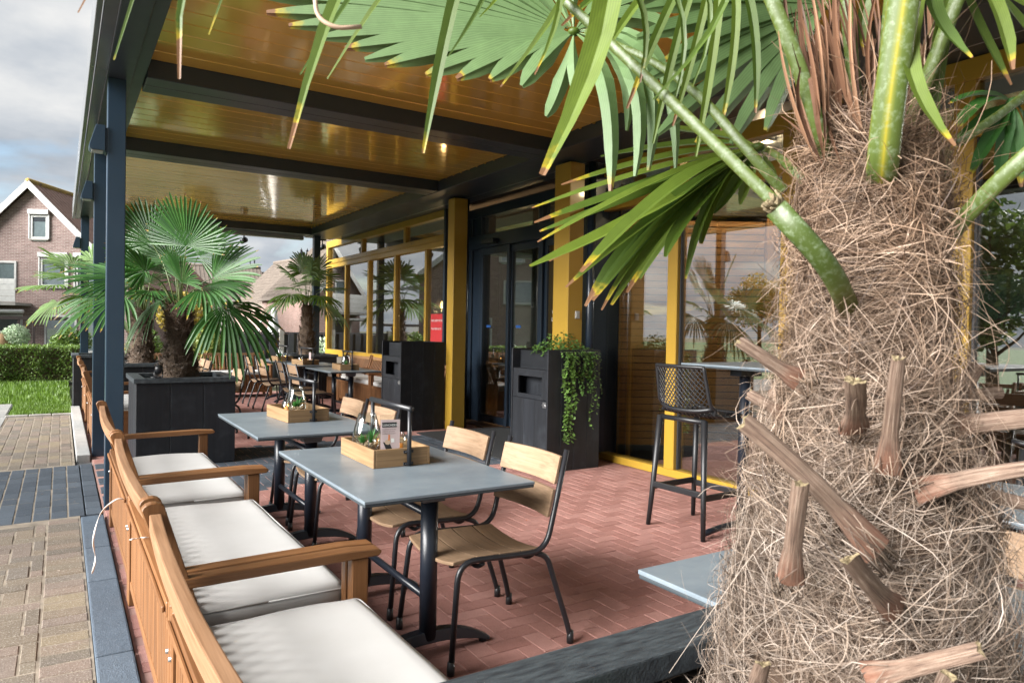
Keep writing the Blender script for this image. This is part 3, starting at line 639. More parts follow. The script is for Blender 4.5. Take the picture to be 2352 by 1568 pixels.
for x, y, lb in ((5.8, 4.55, 'small ceiling spot glowing behind the right window'), (9.1, 7.8, 'second small ceiling spot deeper behind the right window'), (7.6, 2.6, 'ceiling spot glowing behind the palm trunk')):
    t_ = thing('ceiling_spot', lb, 'ceiling spot', (x, y, 3.27)); m = MB(); m.lathe([(.0, 0), (.05, 0), (.06, .02)], 16); m.build('lens', 'spot_glow', t_); m = MB(); m.lathe([(.055, -.004), (.075, -.004), (.075, .025)], 16); m.build('ring', 'steel', t_); pl_ = bpy.data.lights.new('spot_light', 'POINT'); pl_.energy = 26 if x < 6.7 else 10; pl_.color = (1, .74, .46); pl_.shadow_soft_size = .03; q_ = bpy.data.objects.new('spot_light', pl_); C.objects.link(q_); q_.parent = t_; q_.location = (0, 0, -.07)
t_ = thing('menu_screen', 'dark menu screen hanging inside right of the palm', 'screen', (8.6, 3.35, 1.85)); bx('case', 0, .05, -.75, .75, -.28, .28, 'ink', t_)
for k in range(3): bx('panel', -.004, -.001, -.7 + k * .48, -.26 + k * .48, -.24, .24, 'screen_teal', t_, 0)
# indoor furniture seen dimly
for i, (x, y) in enumerate(((6.9, 10.4), (6.9, 12.4), (7.0, 2.2))):
    t_ = thing('dining_table', ('indoor table behind the fourth window pane', 'indoor table behind the second window pane', 'indoor table behind the right hand window')[i], 'table', (x, y, 0)); bx('table_top', -.4, .4, -.5, .5, .72, .75, 'teak_y', t_); bx('pedestal', -.05, .05, -.05, .05, .03, .72, 'frame_black', t_); bx('base', -.25, .25, -.25, .25, 0, .03, 'frame_black', t_)
# door mat
o = bx('door_mat', 3.98, 5.34, 6.34, 8.58, .0, .014, 'mat_black', None, .004); tag(o, 'black rubber door mat in front of the sliding door', 'door mat')
m = MB(); m.tube([(4.82, 6.0, .02), (4.9, 5.9, .02)], .004)
# ---------------------------------------------------------------- black timber bin cabinets
def cabinet(x, y, lab):
    """front with the openings faces -X; origin at the floor centre"""
    t_ = thing('waste_cabinet', lab, 'waste cabinet', (x, y, 0)); W, D, Hh = .66, .67, 1.205; hw, hd = W / 2, D / 2
    for k in range(4):
        w_ = W / 4; a = -hw + k * w_
        bx('board', a + .001, a + w_ - .001, -hd, -hd + .022, 0, Hh, 'black_z', t_, .003); bx('board', a + .001, a + w_ - .001, hd - .022, hd, 0, Hh, 'black_z', t_, .003)
    for k in range(4): bx('back_board', hw - .022, hw - .001, -hd + .024 + k * .156, -hd + .178 + k * .156, 0, Hh, 'black_z', t_, .003)
    f0, f1 = -hd + .0235, hd - .0235
    # front: open plant slot, cross board with a square hole, doors below
    bx('front_board', -hw + .012, -hw + .032, f0, -.215, .70, 1.0, 'black_z', t_, .002); bx('front_board', -hw + .012, -hw + .032, .215, f1, .70, 1.0, 'black_z', t_, .002)
    bx('front_board', -hw + .012, -hw + .032, -.214, .214, .925, 1.0, 'black_y', t_, .002); bx('front_board', -hw + .012, -hw + .032, -.214, .214, .70, .745, 'black_y', t_, .002)
    for a, b_ in ((f0, -.105), (-.102, .106), (.109, f1)): bx('door_board', -hw + .010, -hw + .031, a, b_, .06, .697, 'black_z', t_, .002)
    bx('plinth', -hw + .02, hw - .03, f0, f1, 0, .06, 'black_y', t_, .002)
    bx('shelf', -hw + .034, hw - .024, f0, f1, .985, 1.0, 'black_y', t_, 0); bx('slot_back', -hw + .10, -hw + .112, f0, f1, 1.0, Hh - .02, 'black_y', t_, 0)
    bx('hole_back', -hw + .14, -hw + .15, f0, f1, .1, .98, 'black_z', t_, 0)
    l = bx('latch', -hw + .002, -hw + .0095, -hd + .03, -hd + .085, .63, .685, 'steel', t_, .001); m = MB(); m.tube([(-.006, -.04, 0), (-.006, .03, 0)], .006, 8); m.build('bolt', 'steel', l)
    return t_
cabinet(4.345, 5.985, 'black timber waste cabinet with trailing plant beside the door'); cabinet(4.165, 9.125, 'black timber waste cabinet with nothing growing on it, left of the door')
# ---------------------------------------------------------------- trailing plant
tp = thing('trailing_plant', 'green trailing plant spilling over the black cabinet by the door', 'plant', (4.345, 5.985, 1.0))
R0 = random.Random(11)
bx('plant_box', -.02, .29, -.30, .30, .002, .16, 'soil', tp)
LEAF = [(0, 0), (.35, -.36), (.75, -.42), (1.05, -.2), (1.12, 0), (1.05, .2), (.75, .42), (.35, .36)]
def put_leaf(m, p, s_, az, tilt, rr, roll=0):
    M_ = Euler((roll, tilt, az)).to_matrix(); m.add([Vector(p) + M_ @ Vector((a * s_, b_ * s_, -.08 * s_ * abs(b_) * 2)) for a, b_ in LEAF], [tuple(range(8))], seg=rr)
m = MB(); st = MB()
for i in range(900):
    a = R0.random() * 6.28; r = R0.random() ** .6; x = .02 + r * .30 * math.cos(a); y = -.06 + r * .30 * math.sin(a); z = .18 + .20 * (1 - r * r) * R0.random() + R0.uniform(-.03, .03)
    if y < -.31: y -= .04 * R0.random(); z -= .25 * R0.random() ** 2 * (1 if -.18 < x < .28 else .2)
    put_leaf(m, (x, y, z), R0.uniform(.018, .034), a + R0.uniform(-.8, .8), R0.uniform(-.2, .9), R0.random() * .6, R0.uniform(-.5, .5))
def strand(x, L, wv, sz, dens, lite):
    pts = []; ph = R0.random() * 6
    for k in range(int(L / .02) + 1):
        z = .22 - k * .02; y = -.36 - .02 * math.sin(k * .3) + (.10 if k < 2 else 0); pts.append((x + wv * math.sin(k * .16 + ph), y, z))
    st.tube(pts, .0022, 4)
    for p in pts[2:]:
        for _ in range(dens): put_leaf(m, (p[0] + R0.uniform(-.015, .015), p[1] + R0.uniform(-.02, .005), p[2] + R0.uniform(-.01, .01)), sz * R0.uniform(.7, 1.2), R0.uniform(-2.6, -.5) + (3.1 if R0.random() < .3 else 0), R0.uniform(.1, 1.0), lite + R0.random() * .4, R0.uniform(-.9, .9))
for q in range(5): strand(-.135 + q * .024 + R0.uniform(-.01, .01), .98 - .09 * q * (q % 2) - R0.random() * .12, .014, .034, 2, .55)
for q in range(9): strand(.04 + q * .019, .30 + R0.random() * .22, .02, .026, 2, .1)
for q in range(2): strand(.205 + q * .03, .80 - q * .16, .025, .028, 1, .5)
strand(.30, .45, .03, .018, 1, .2)
for q in range(5): strand(-.17 + q * .08, .10, .03, .022, 2, .2)
m.build('foliage', 'ivy', tp, raw=True); st.build('stems', 'petiole', tp, raw=True)

# ---------------------------------------------------------------- timber storage bench (faces +X, length along Y, origin on the floor under the back)
def make_bench(L, label):
    t_ = thing('garden_bench', label, 'bench'); h = L / 2
    for s_ in (-1, 1):
        y0 = s_ * h
        a, b_ = (y0 - .045, y0) if s_ > 0 else (y0, y0 + .045)
        bx('leg', .005, .055, a, b_, 0, .53, 'bench_z', t_, .004); bx('leg', .565, .625, a, b_, 0, .60, 'bench_z', t_, .004)
        # leaning upright with rounded top
        m = MB(); n = 7; prof = []
        base = [(-.004, .33), (.052, .33), (.012, .845)]; 
        top = [(.012 - .030 + .032 * math.cos(q * math.pi / n), .845 + .022 * math.sin(q * math.pi / n)) for q in range(n + 1)]
        m.prism([(.095, .33), (.155, .33), (.150, .40)] + top + [(.085, .42)], 1, -.016, .016); m.build('back_upright', 'bench_z', t_, .003, 1, (-.03, (a + b_) / 2 - s_ * .008, 0))
        # arm
        m = MB(); m.add([], []); 
        pts = [(.0, .597), (.30, .603), (.56, .606), (.66, .600), (.672, .588), (.66, .574), (.0, .566)]
        m.prism(pts, 1, -.029, .029); m.build('armrest', 'bench_x', t_, .005, 2, (0, y0 - s_ * .026, .028))
        bx('side_panel', .056, .564, (a + b_) / 2 - .01, (a + b_) / 2 + .01, .10, .41, 'bench_x', t_, .002)
    # rear and front panels
    for x, nm in ((.012, 'rear'), (.585, 'front')):
        bx('rail', x - (.012 if nm == 'rear' else 0), x + (.04 if nm == 'rear' else .026), -h + .046, h - .046, .475 if nm == 'rear' else .385, .525 if nm == 'rear' else .43, 'bench_y', t_, .004)
        bx('rail', x, x + .026, -h + .046, h - .046, .085, .125, 'bench_y', t_, .003)
        z0, z1 = .1255, (.4745 if nm == 'rear' else .3845); n = int((L - .094) / .047); st_ = (L - .094) / n
        m = MB(); m.box((0, 0, 0), (.022, st_ - .014, z1 - z0)); me = m.mesh('slat', .002, 1)
        for k in range(n): obj('slat', me, 'bench_z', t_, (x + .015, -h + .047 + (k + .5) * st_, (z0 + z1) / 2))
    bx('rear_trim', -.012, -.001, -h + .05, h - .05, .492, .512, 'bench_y', t_, .003)
    bx('seat_deck', .04, .584, -h + .046, h - .046, .385, .405, 'bench_y', t_, .002)
    # bowed back rails and slats
    def bow(u): return -.016 * (1 - (u * 2) ** 2) 
    def rail(z0, z1, x0, thick, nm):
        m = MB(); n = 16; vs = []; fs = []
        for k in range(n + 1):
            u = k / n - .5; y = u * (L - .10); xx = x0 + bow(u) * .9; dz = 0.012 * (1 - (u * 2) ** 2) * (1 if nm == 'top_rail' else 0)
            vs += [(xx, y, z0 - dz), (xx + thick, y, z0 - dz), (xx + thick, y, z1 - dz), (xx, y, z1 - dz)]
        for k in range(n): fs += [(k * 4 + j, k * 4 + (j + 1) % 4, k * 4 + 4 + (j + 1) % 4, k * 4 + 4 + j) for j in range(4)]
        fs += [(0, 1, 2, 3), (n * 4 + 3, n * 4 + 2, n * 4 + 1, n * 4)]
        m.add(vs, fs); m.build(nm, 'worn_y' if nm == 'top_rail' else 'bench_y', t_, .004, 2)
    rail(.785, .835, -.060, .032, 'top_rail'); rail(.445, .490, .078, .022, 'back_rail')
    ns = int(L / .072); mslat = MB(); mslat.box((0, 0, 0), (.018, .034, .30)); me = mslat.mesh('back_slat', .003, 1)
    for k in range(ns):
        u = (k + .5) / ns - .5; b_ = bow(u) * .9
        o = obj('back_slat', me, 'bench_z', t_, (.024 + b_, u * (L - .12), .637)); o.rotation_euler = (0, R_(-22), 0)
    for s_ in (-1, 1):
        m = MB(); m.tube([(.02, 0, .03), (-.002, 0, .03)], .008, 8); m.build('bolt', 'steel', t_, 0, 2, (0, s_ * (h - .022), .35))
    return t_
def cushion_mesh(Lx, Ly, T, seed):
    """soft pad: flat seamed box with pillowed faces"""
    R1 = random.Random(seed); m = MB(); nx, ny = 16, 30; vs = []; fs = []
    def top(u, v):
        e_ = min(1, (1 - abs(u)) / .16) * 1.0; f_ = min(1, (1 - abs(v)) / .09); s_ = lambda q: math.sin(min(1, max(0, q)) * math.pi / 2)
        return s_(e_) ** .5 * s_(f_) ** .5
    ph = [R1.random() * 6 for _ in range(6)]
    for side in (1, -1):
        for j in range(ny + 1):
            for i in range(nx + 1):
                u, v = i / nx * 2 - 1, j / ny * 2 - 1
                u = math.copysign(abs(u) ** .75, u); v = math.copysign(abs(v) ** .75, v)
                k = top(u, v); cx_ = 1 - .018 * (abs(v) ** 6) * 1; cy_ = 1 - .010 * (abs(u) ** 6)
                z = side * T * (.36 + .14 * k) + (.004 * math.sin(3 * u + ph[0] + 2 * v) + 0.0012 * math.sin(9 * v + ph[1] + 3 * u) * (1 - k * .6)) * (side > 0)
                if side < 0: z = -T * (.44 + .06 * k)
                vs.append((u * Lx / 2 * cx_, v * Ly / 2 * cy_, z))
    W_ = nx + 1; tot = W_ * (ny + 1)
    for j in range(ny):
        for i in range(nx):
            a = j * W_ + i; fs += [(a, a + 1, a + W_ + 1, a + W_), (tot + a, tot + a + W_, tot + a + W_ + 1, tot + a + 1)]
    ring = [i for i in range(W_)] + [j * W_ + nx for j in range(1, ny + 1)] + [ny * W_ + i for i in range(nx - 1, -1, -1)] + [j * W_ for j in range(ny - 1, 0, -1)]
    for a, b_ in zip(ring, ring[1:] + ring[:1]): fs.append((a, b_, tot + b_, tot + a))
    m.add(vs, fs, smooth=True); me = m.mesh('cushion')
    for p in me.polygons: p.use_smooth = True
    return me
BG = 'timber storage benches around the terrace'
bench = make_bench(1.58, 'x'); bench_short = make_bench(1.38, 'x')
CU = {}
def place_bench(src, L, x, y, rz, lab, clab, thick=.075, rib=True):
    first = src.get('used', 0); 
    o = src if not first else dup(src, (x, y, 0), rz, lab, BG)
    src['used'] = 1; o.location = (x, y, 0); o.rotation_euler = (0, 0, rz); o['label'] = lab; o['group'] = BG
    k = (L, thick, len(CU) % 3)
    if k not in CU: CU[k] = cushion_mesh(.545, L - .10, thick, len(CU))
    c = obj('seat_cushion', CU[k], 'cushion'); tag(c, clab, 'cushion', 'pale seat pads on the benches')
    off = Vector((.315, 0, 0)); off.rotate(Euler((0, 0, rz))); c.location = (x + off.x, y + off.y, .405 + thick * .5); c.rotation_euler = (0, 0, rz)
    m = MB(); hx, hy = .545 / 2 + .0015, (L - .10) / 2 + .0015
    for zz in (.30, -.40): m.tube(bez([(0, -hy, zz * thick), (hx, -hy, zz * thick), (hx, hy, zz * thick), (-hx, hy, zz * thick), (-hx, -hy, zz * thick), (0, -hy, zz * thick)], .03, 4), .0028, 5)
    m.build('piping', 'cushion', c)
    return o
place_bench(bench_short, 1.38, .283, 1.685, 0, 'nearest wooden bench at the bottom edge, by the big palm', 'white seat pad nearest the viewer')
place_bench(bench, 1.58, .283, 3.185, 0, 'wooden bench facing the nearest table with the wooden crate', 'white seat pad at the front table')
place_bench(bench, 1.58, .283, 4.775, 0, 'wooden bench facing the second table, beside the nearest post', 'white seat pad on the bench beside the nearest post')
place_bench(bench_short, 1.38, .283, 9.66, 0, 'wooden bench just past the second post', 'white seat pad just past the second post')
place_bench(bench, 1.58, .283, 12.2, 0, 'farther wooden bench at the kerb beside the lawn', 'white seat pad by the lawn')
place_bench(bench, 1.58, 2.72, 14.88, R_(-90), 'wooden bench across the terrace end before the grey fence', 'seat pad on the bench before the grey fence', .09)
place_bench(bench_short, 1.38, 1.24, 14.88, R_(-90), 'wooden bench at the terrace end half hidden by the palm', 'seat pad on the half hidden end bench', .09)
place_bench(bench, 1.58, 4.935, 10.35, R_(180), 'wooden bench under the window, beside the left black cabinet', 'grey cream seat pad beside the left black cabinet', .10)
place_bench(bench, 1.58, 4.935, 11.95, R_(180), 'middle wooden bench under the window', 'grey cream seat pad on the middle window bench', .10)
place_bench(bench_short, 1.38, 4.935, 13.45, R_(180), 'far wooden bench under the window near the corner palm', 'grey cream seat pad near the corner palm', .10)
# loose cushion ribbons
def ribbon(pts, lab, w_=.008, mat='ribbon'):
    m = MB(); n = 30; vs = []; fs = []
    P = [Vector(p) for p in pts]
    def cr(t):
        k = min(int(t * (len(P) - 1)), len(P) - 2); f = t * (len(P) - 1) - k; p0, p1, p2, p3 = P[max(k - 1, 0)], P[k], P[k + 1], P[min(k + 2, len(P) - 1)]
        return .5 * ((2 * p1) + (p2 - p0) * f + (2 * p0 - 5 * p1 + 4 * p2 - p3) * f * f + (3 * p1 - p0 - 3 * p2 + p3) * f ** 3)
    for k in range(n + 1):
        p = cr(k / n); tw = k * .35; vs += [p + Vector((math.cos(tw) * w_ / 2, math.sin(tw) * w_ / 2, .002)), p - Vector((math.cos(tw) * w_ / 2, math.sin(tw) * w_ / 2, .002))]
    fs = [(2 * k, 2 * k + 1, 2 * k + 3, 2 * k + 2) for k in range(n)]; m.add(vs, fs, smooth=True); o = m.build('ribbon', mat); s_ = o.modifiers.new('thick', 'SOLIDIFY'); s_.thickness = .0015
    tag(o, lab, 'ribbon')
ribbon([(.29, 4.05, .50), (.24, 4.03, .515), (.17, 4.0, .46), (.14, 4.0, .34), (.15, 4.0, .24), (.135, 4.0, .17)], 'thin white ribbon hanging off the bench by the nearest post')
ribbon([(.30, 3.2, .53), (.26, 3.19, .535), (.235, 3.18, .533)], 'short white ribbon end on the middle bench back')
ribbon([(.33, 1.62, .43), (.285, 1.66, .50), (.25, 1.72, .555), (.262, 1.76, .56), (.28, 1.72, .53), (.27, 1.62, .46), (.245, 1.5, .40)], 'looped white ribbon tied to the nearest bench', .014)

# ---------------------------------------------------------------- chairs (face +X)
def make_chair():
    t_ = thing('terrace_chair', 'x', 'chair')
    for s_ in (-1, 1):
        y = s_ * .235
        m = MB(); m.tube(bez([(.285, y * 1.10, .03), (.245, y, .445), (-.19, y, .425), (-.295, y, .865)], [.085, .09]), .0125, 10); m.build('side_frame', 'frame_black', t_)
        m = MB(); m.tube(bez([(-.135, y * .97, .425), (-.20, y * .98, .40), (-.30, y * 1.08, .09), (-.315, y * 1.10, .03)], [.05, .04]), .0125, 10); m.build('rear_leg', 'frame_black', t_)
        for x, yy in ((.286, y * 1.10), (-.316, y * 1.10)):
            m = MB(); m.tube([(x, yy, 0), (x, yy, .02), (x - .001, yy, .055)], [.0155, .0165, .0145], 12); m.build('foot_cap', 'plastic_black', t_)
    m = MB()
    for x in (.13, -.12): m.tube(bez([(x, -.235, .422), (x, -.19, .395), (x, .19, .395), (x, .235, .422)], .04), .010, 8)
    m.build('cross_bar', 'frame_black', t_)
    # seat slats: dished across the width
    for k in range(4):
        x0 = .262 - k * .112; x1 = x0 - .106; m = MB(); n = 10; vs = []; fs = []
        zt = .454 - k * .004; drop = (.012 if k == 0 else 0)
        for j in range(n + 1):
            v = j / n * 2 - 1; y = v * .218; d = -.022 * (1 - v * v) 
            vs += [(x0 + (.012 if k == 0 else 0) * (1 - v * v), y, zt + d - drop), (x1, y, zt + d - .002), (x1, y, zt + d - .022), (x0 + (.012 if k == 0 else 0) * (1 - v * v), y, zt + d - .022 - drop * .4)]
        for j in range(n): fs += [(j * 4 + q, j * 4 + (q + 1) % 4, j * 4 + 4 + (q + 1) % 4, j * 4 + 4 + q) for q in range(4)]
        fs += [(0, 1, 2, 3), (n * 4 + 3, n * 4 + 2, n * 4 + 1, n * 4)]; m.add(vs, fs); m.build('seat_slat', 'teak_y', t_, .004, 2)
    # two wide back boards, bowed back
    for z0, z1 in ((.572, .692), (.716, .838)):
        m = MB(); n = 8; vs = []; fs = []
        X = lambda z: -.19 - (z - .425) / .44 * .105 + .014
        for j in range(n + 1):
            v = j / n * 2 - 1; y = v * .232; d = -.026 * (1 - v * v)
            vs += [(X(z0) + d, y, z0), (X(z1) + d, y, z1), (X(z1) + d + .016, y, z1), (X(z0) + d + .016, y, z0)]
        for j in range(n): fs += [(j * 4 + q, j * 4 + (q + 1) % 4, j * 4 + 4 + (q + 1) % 4, j * 4 + 4 + q) for q in range(4)]
        fs += [(0, 1, 2, 3), (n * 4 + 3, n * 4 + 2, n * 4 + 1, n * 4)]; m.add(vs, fs); m.build('back_board', 'teak_y', t_, .004, 2)
    return t_
chair = make_chair(); CG = 'teak and black steel terrace chairs'
CH = [((1.622, 2.775, 0), 180, 'teak and black steel chair nearest the viewer, at the front table'), ((1.625, 3.41, 0), 180, 'teak chair at the front table, behind the nearest chair'),
      ((1.62, 4.62, 0), 181, 'teak chair with its back behind the menu card, at the second table'), ((1.64, 5.26, 0), 179, 'teak chair at the second table, left of the menu card'),
      ((3.03, 10.12, 0), 2, 'teak chair at the near window-side table, closest to the viewer'), ((3.05, 10.83, 0), -3, 'second teak chair at the near window-side table'),
      ((3.04, 12.02, 0), 3, 'teak chair at the middle window-side table'), ((3.03, 12.85, 0), -2, 'farthest teak chair along the window-side tables'),
      ((1.62, 9.3, 0), 184, 'teak chair just behind the black palm planter'), ((1.63, 11.55, 0), 178, 'left teak chair of the far pair behind the palm planter'), ((1.64, 12.15, 0), 181, 'right teak chair of the far pair behind the palm planter'),
      ((2.06, 1.02, 0), 172, 'teak chair right of the palm trunk at the half hidden table')]
for i, (p, a, lb) in enumerate(CH):
    o = chair if i == 0 else dup(chair, p, R_(a), lb, CG); o.location = p; o.rotation_euler = (0, 0, R_(a)); o['label'] = lb; o['group'] = CG

# ---------------------------------------------------------------- tables (long side along Y, origin on the floor)
def make_table(Lx, Ly, H=.75):
    t_ = thing('cafe_table', 'x', 'table')
    m = MB(); m.box((0, 0, 0), (Lx, Ly, .013)); m.build('table_top', 'table_top', t_, .003, 2, (0, 0, H - .0065))
    m = MB(); m.box((0, 0, 0), (Lx - .004, Ly - .004, .012)); m.build('edge_band', 'table_edge', t_, .004, 2, (0, 0, H - .0192))
    yc = Ly / 2 - .235
    for s_ in (-1, 1):
        y = s_ * yc
        m = MB(); m.tube([(0, y, .07), (0, y, H - .085)], .0375, 20); m.build('column', 'table_black', t_)
        # arched foot
        m = MB(); n = 16; vs = []; fs = []
        for k in range(n + 1):
            u = k / n * 2 - 1; x = u * .30; zt = .085 * (1 - abs(u) ** 2.4) + .022; zb = max(.004, .052 * (1 - abs(u) ** 2.0) + .006 if abs(u) < .93 else .004); hw = .036 - .010 * abs(u)
            vs += [(x, y - hw, zb), (x, y + hw, zb), (x, y + hw * .72, zt), (x, y - hw * .72, zt)]
        for k in range(n): fs += [(k * 4 + q, k * 4 + (q + 1) % 4, k * 4 + 4 + (q + 1) % 4, k * 4 + 4 + q) for q in range(4)]
        fs += [(0, 1, 2, 3), (n * 4 + 3, n * 4 + 2, n * 4 + 1, n * 4)]; m.add(vs, fs, smooth=False); m.build('foot', 'table_black', t_, .005, 2)
        for q in (-1, 1):
            m = MB(); m.tube([(q * .275, y, 0), (q * .275, y, .012)], .018, 10); m.build('foot_pad', 'plastic_black', t_)
        m = MB(); m.prism([(-.055, -.085), (.05, -.085), (.062, -.05), (.062, -.026), (-.07, -.026), (-.07, -.04)], 1, -.05, .05); m.build('tilt_clamp', 'clamp_grey', t_, .004, 1, (0, y, H))
        m = MB(); m.tube([(-.07, y - .03, H - .05), (-.10, y - .035, H - .062)], .006, 6); m.build('clamp_lever', 'steel', t_)
    for z in (.60, .24):
        m = MB(); m.tube([(0, -yc, z), (0, yc, z)], .0165, 14); m.build('stretcher', 'table_black', t_)
    return t_
tab = make_table(.765, 1.23); tabs_ = make_table(.765, 1.05); TG = 'slate grey folding cafe tables'
TB = [(tab, (1.337, 3.115, 0), 0, 'slate grey table in front with the menu card in its crate'), (tab, (1.345, 4.845, 0), 0, 'slate grey table second from the front, beside the palm planter'),
      (tab, (1.72, .825, 0), 0, 'slate grey table corner partly hidden by the big palm trunk'), (tab, (3.6, 10.43, 0), 0, 'slate grey table nearest on the window side of the far terrace'),
      (tabs_, (3.58, 11.95, 0), 0, 'middle slate grey table along the window benches'), (tabs_, (3.56, 13.4, 0), 0, 'farthest slate grey table along the window benches'),
      (tab, (1.33, 9.45, 0), 0, 'slate grey table half hidden behind the palm planter'), (tab, (1.34, 12.0, 0), 0, 'far slate grey table on the lawn side'), (tab, (3.25, .95, 0), R_(4), 'slate grey table at the right edge, behind the palm')]
us = set()
for src, p, a, lb in TB:
    o = dup(src, p, a, lb, TG) if src in us else src; us.add(src); o.location = p; o.rotation_euler = (0, 0, a); o['label'] = lb; o['group'] = TG
o = dup(chair, (2.62, 1.25, 0), R_(5), 'teak chair at the right edge table, mostly behind the palm', CG)

# ---------------------------------------------------------------- wooden crates with handle and contents
def make_crate():
    t_ = thing('wooden_crate', 'x', 'crate'); X, Y, Hh, T = .285, .445, .085, .012     # X,Y outer
    for s_ in (-1, 1):
        bx('side_board', s_ * X / 2 - (T if s_ > 0 else 0), s_ * X / 2 + (T if s_ < 0 else 0), -Y / 2, Y / 2, .0, Hh, 'crate_y', t_, .002)
        bx('end_board', -X / 2 + T, X / 2 - T, s_ * Y / 2 - (T if s_ > 0 else 0), s_ * Y / 2 + (T if s_ < 0 else 0), .0, Hh, 'crate_x', t_, .002)
        y = s_ * (Y / 2 + .011)
        m = MB(); m.tube([(.03, y, .0045), (.03, y, .262)], .0105, 12); m.build('upright', 'frame_black', t_)
        for z in (.012, .068):
            m = MB(); m.box((.03, s_ * (Y / 2 + .003), z), (.05, .005, .014)); m.tube([(.012, y, z), (.048, y, z)], .004, 8); m.build('pipe_clip', 'frame_black', t_, .001, 1)
    m = MB(); m.tube([(.03, -Y / 2 - .03, .27), (.03, Y / 2 + .03, .27)], .0135, 16); m.build('handle', 'frame_black', t_)
    bx('bottom', -X / 2 + T, X / 2 - T, -Y / 2 + T, Y / 2 - T, .002, .012, 'crate_y', t_, 0)
    return t_
def make_vase(lab):
    t_ = thing('glass_terrarium', lab, 'terrarium', group='glass terrariums with pebbles and plants')
    prof = [(.001, .012), (.035, .012), (.052, .02), (.066, .05), (.0695, .08), (.066, .12), (.052, .17), (.0415, .205), (.0395, .205), (.050, .17), (.0635, .12), (.067, .08), (.0635, .05), (.05, .024), (.001, .018)]
    m = MB(); m.lathe(prof, 28); m.build('vase', 'clear', t_)
    R1 = random.Random(4); m = MB()
    for i in range(170):
        a = R1.random() * 6.28; z = .028 + R1.random() * .03; r = R1.random() ** .5 * (.045 + (z - .028) * .4); s_ = R1.uniform(.004, .0075)
        vs = [Vector((x * s_ * 1.3, y * s_, zz * s_ * .8)) for x, y, zz in ((1, 0, 0), (-1, 0, 0), (0, 1, 0), (0, -1, 0), (0, 0, 1), (0, 0, -1))]
        M_ = Euler((R1.random() * 3, R1.random() * 3, R1.random() * 3)).to_matrix(); m.add([M_ @ v + Vector((r * math.cos(a), r * math.sin(a), z)) for v in vs], [(0, 2, 4), (2, 1, 4), (1, 3, 4), (3, 0, 4), (2, 0, 5), (1, 2, 5), (3, 1, 5), (0, 3, 5)], smooth=True)
    tag(m.build('pebbles', 'pebble', t_, raw=True), kind='stuff')
    m = MB()
    for c_, n, Lh, wd in (((.018, -.012), 46, .085, .0022), ((-.022, .008), 26, .055, .006)):
        for i in range(n):
            a = R1.random() * 6.28; tl = R1.uniform(.1, .75); L = Lh * R1.uniform(.6, 1.1); d = Vector((math.cos(a) * math.sin(tl), math.sin(a) * math.sin(tl), math.cos(tl))); sd = d.cross(Vector((0, 0, 1))).normalized() * wd
            p = Vector((c_[0], c_[1], .05)); q = p + d * L * .6; e_ = p + d * L - Vector((0, 0, L * .12 * tl)); m.add([p - sd * .6, p + sd * .6, q + sd, q - sd, e_], [(0, 1, 2, 3), (3, 2, 4)], seg=R1.random())
    m.build('foliage', 'plastic_green', t_, raw=True)
    m = MB()
    for k in range(3): a = k * 2.09; m.tube(bez([(.075 * math.cos(a), .075 * math.sin(a), .10), (.075 * math.cos(a), .075 * math.sin(a), .004), (.0, .0, .004)], .01, 3), .0017, 5)
    m.build('wire_stand', 'frame_black', t_); return t_
def make_candle(lab):
    t_ = thing('candle_glass', lab, 'candle', group='tealights in glass domes')
    m = MB(); m.lathe([(.044, .0), (.047, .02), (.046, .05), (.038, .085), (.028, .11), (.026, .11), (.036, .085), (.044, .05), (.045, .02), (.042, .002)], 24); m.build('glass_dome', 'clear', t_)
    m = MB(); m.lathe([(.001, .002), (.024, .002), (.024, .055), (.001, .055)], 20); m.build('holder', 'candle', t_)
    m = MB(); m.lathe([(.0, .058), (.004, .062), (.003, .068), (.0, .074)], 8); m.build('flame', 'flame', t_); return t_
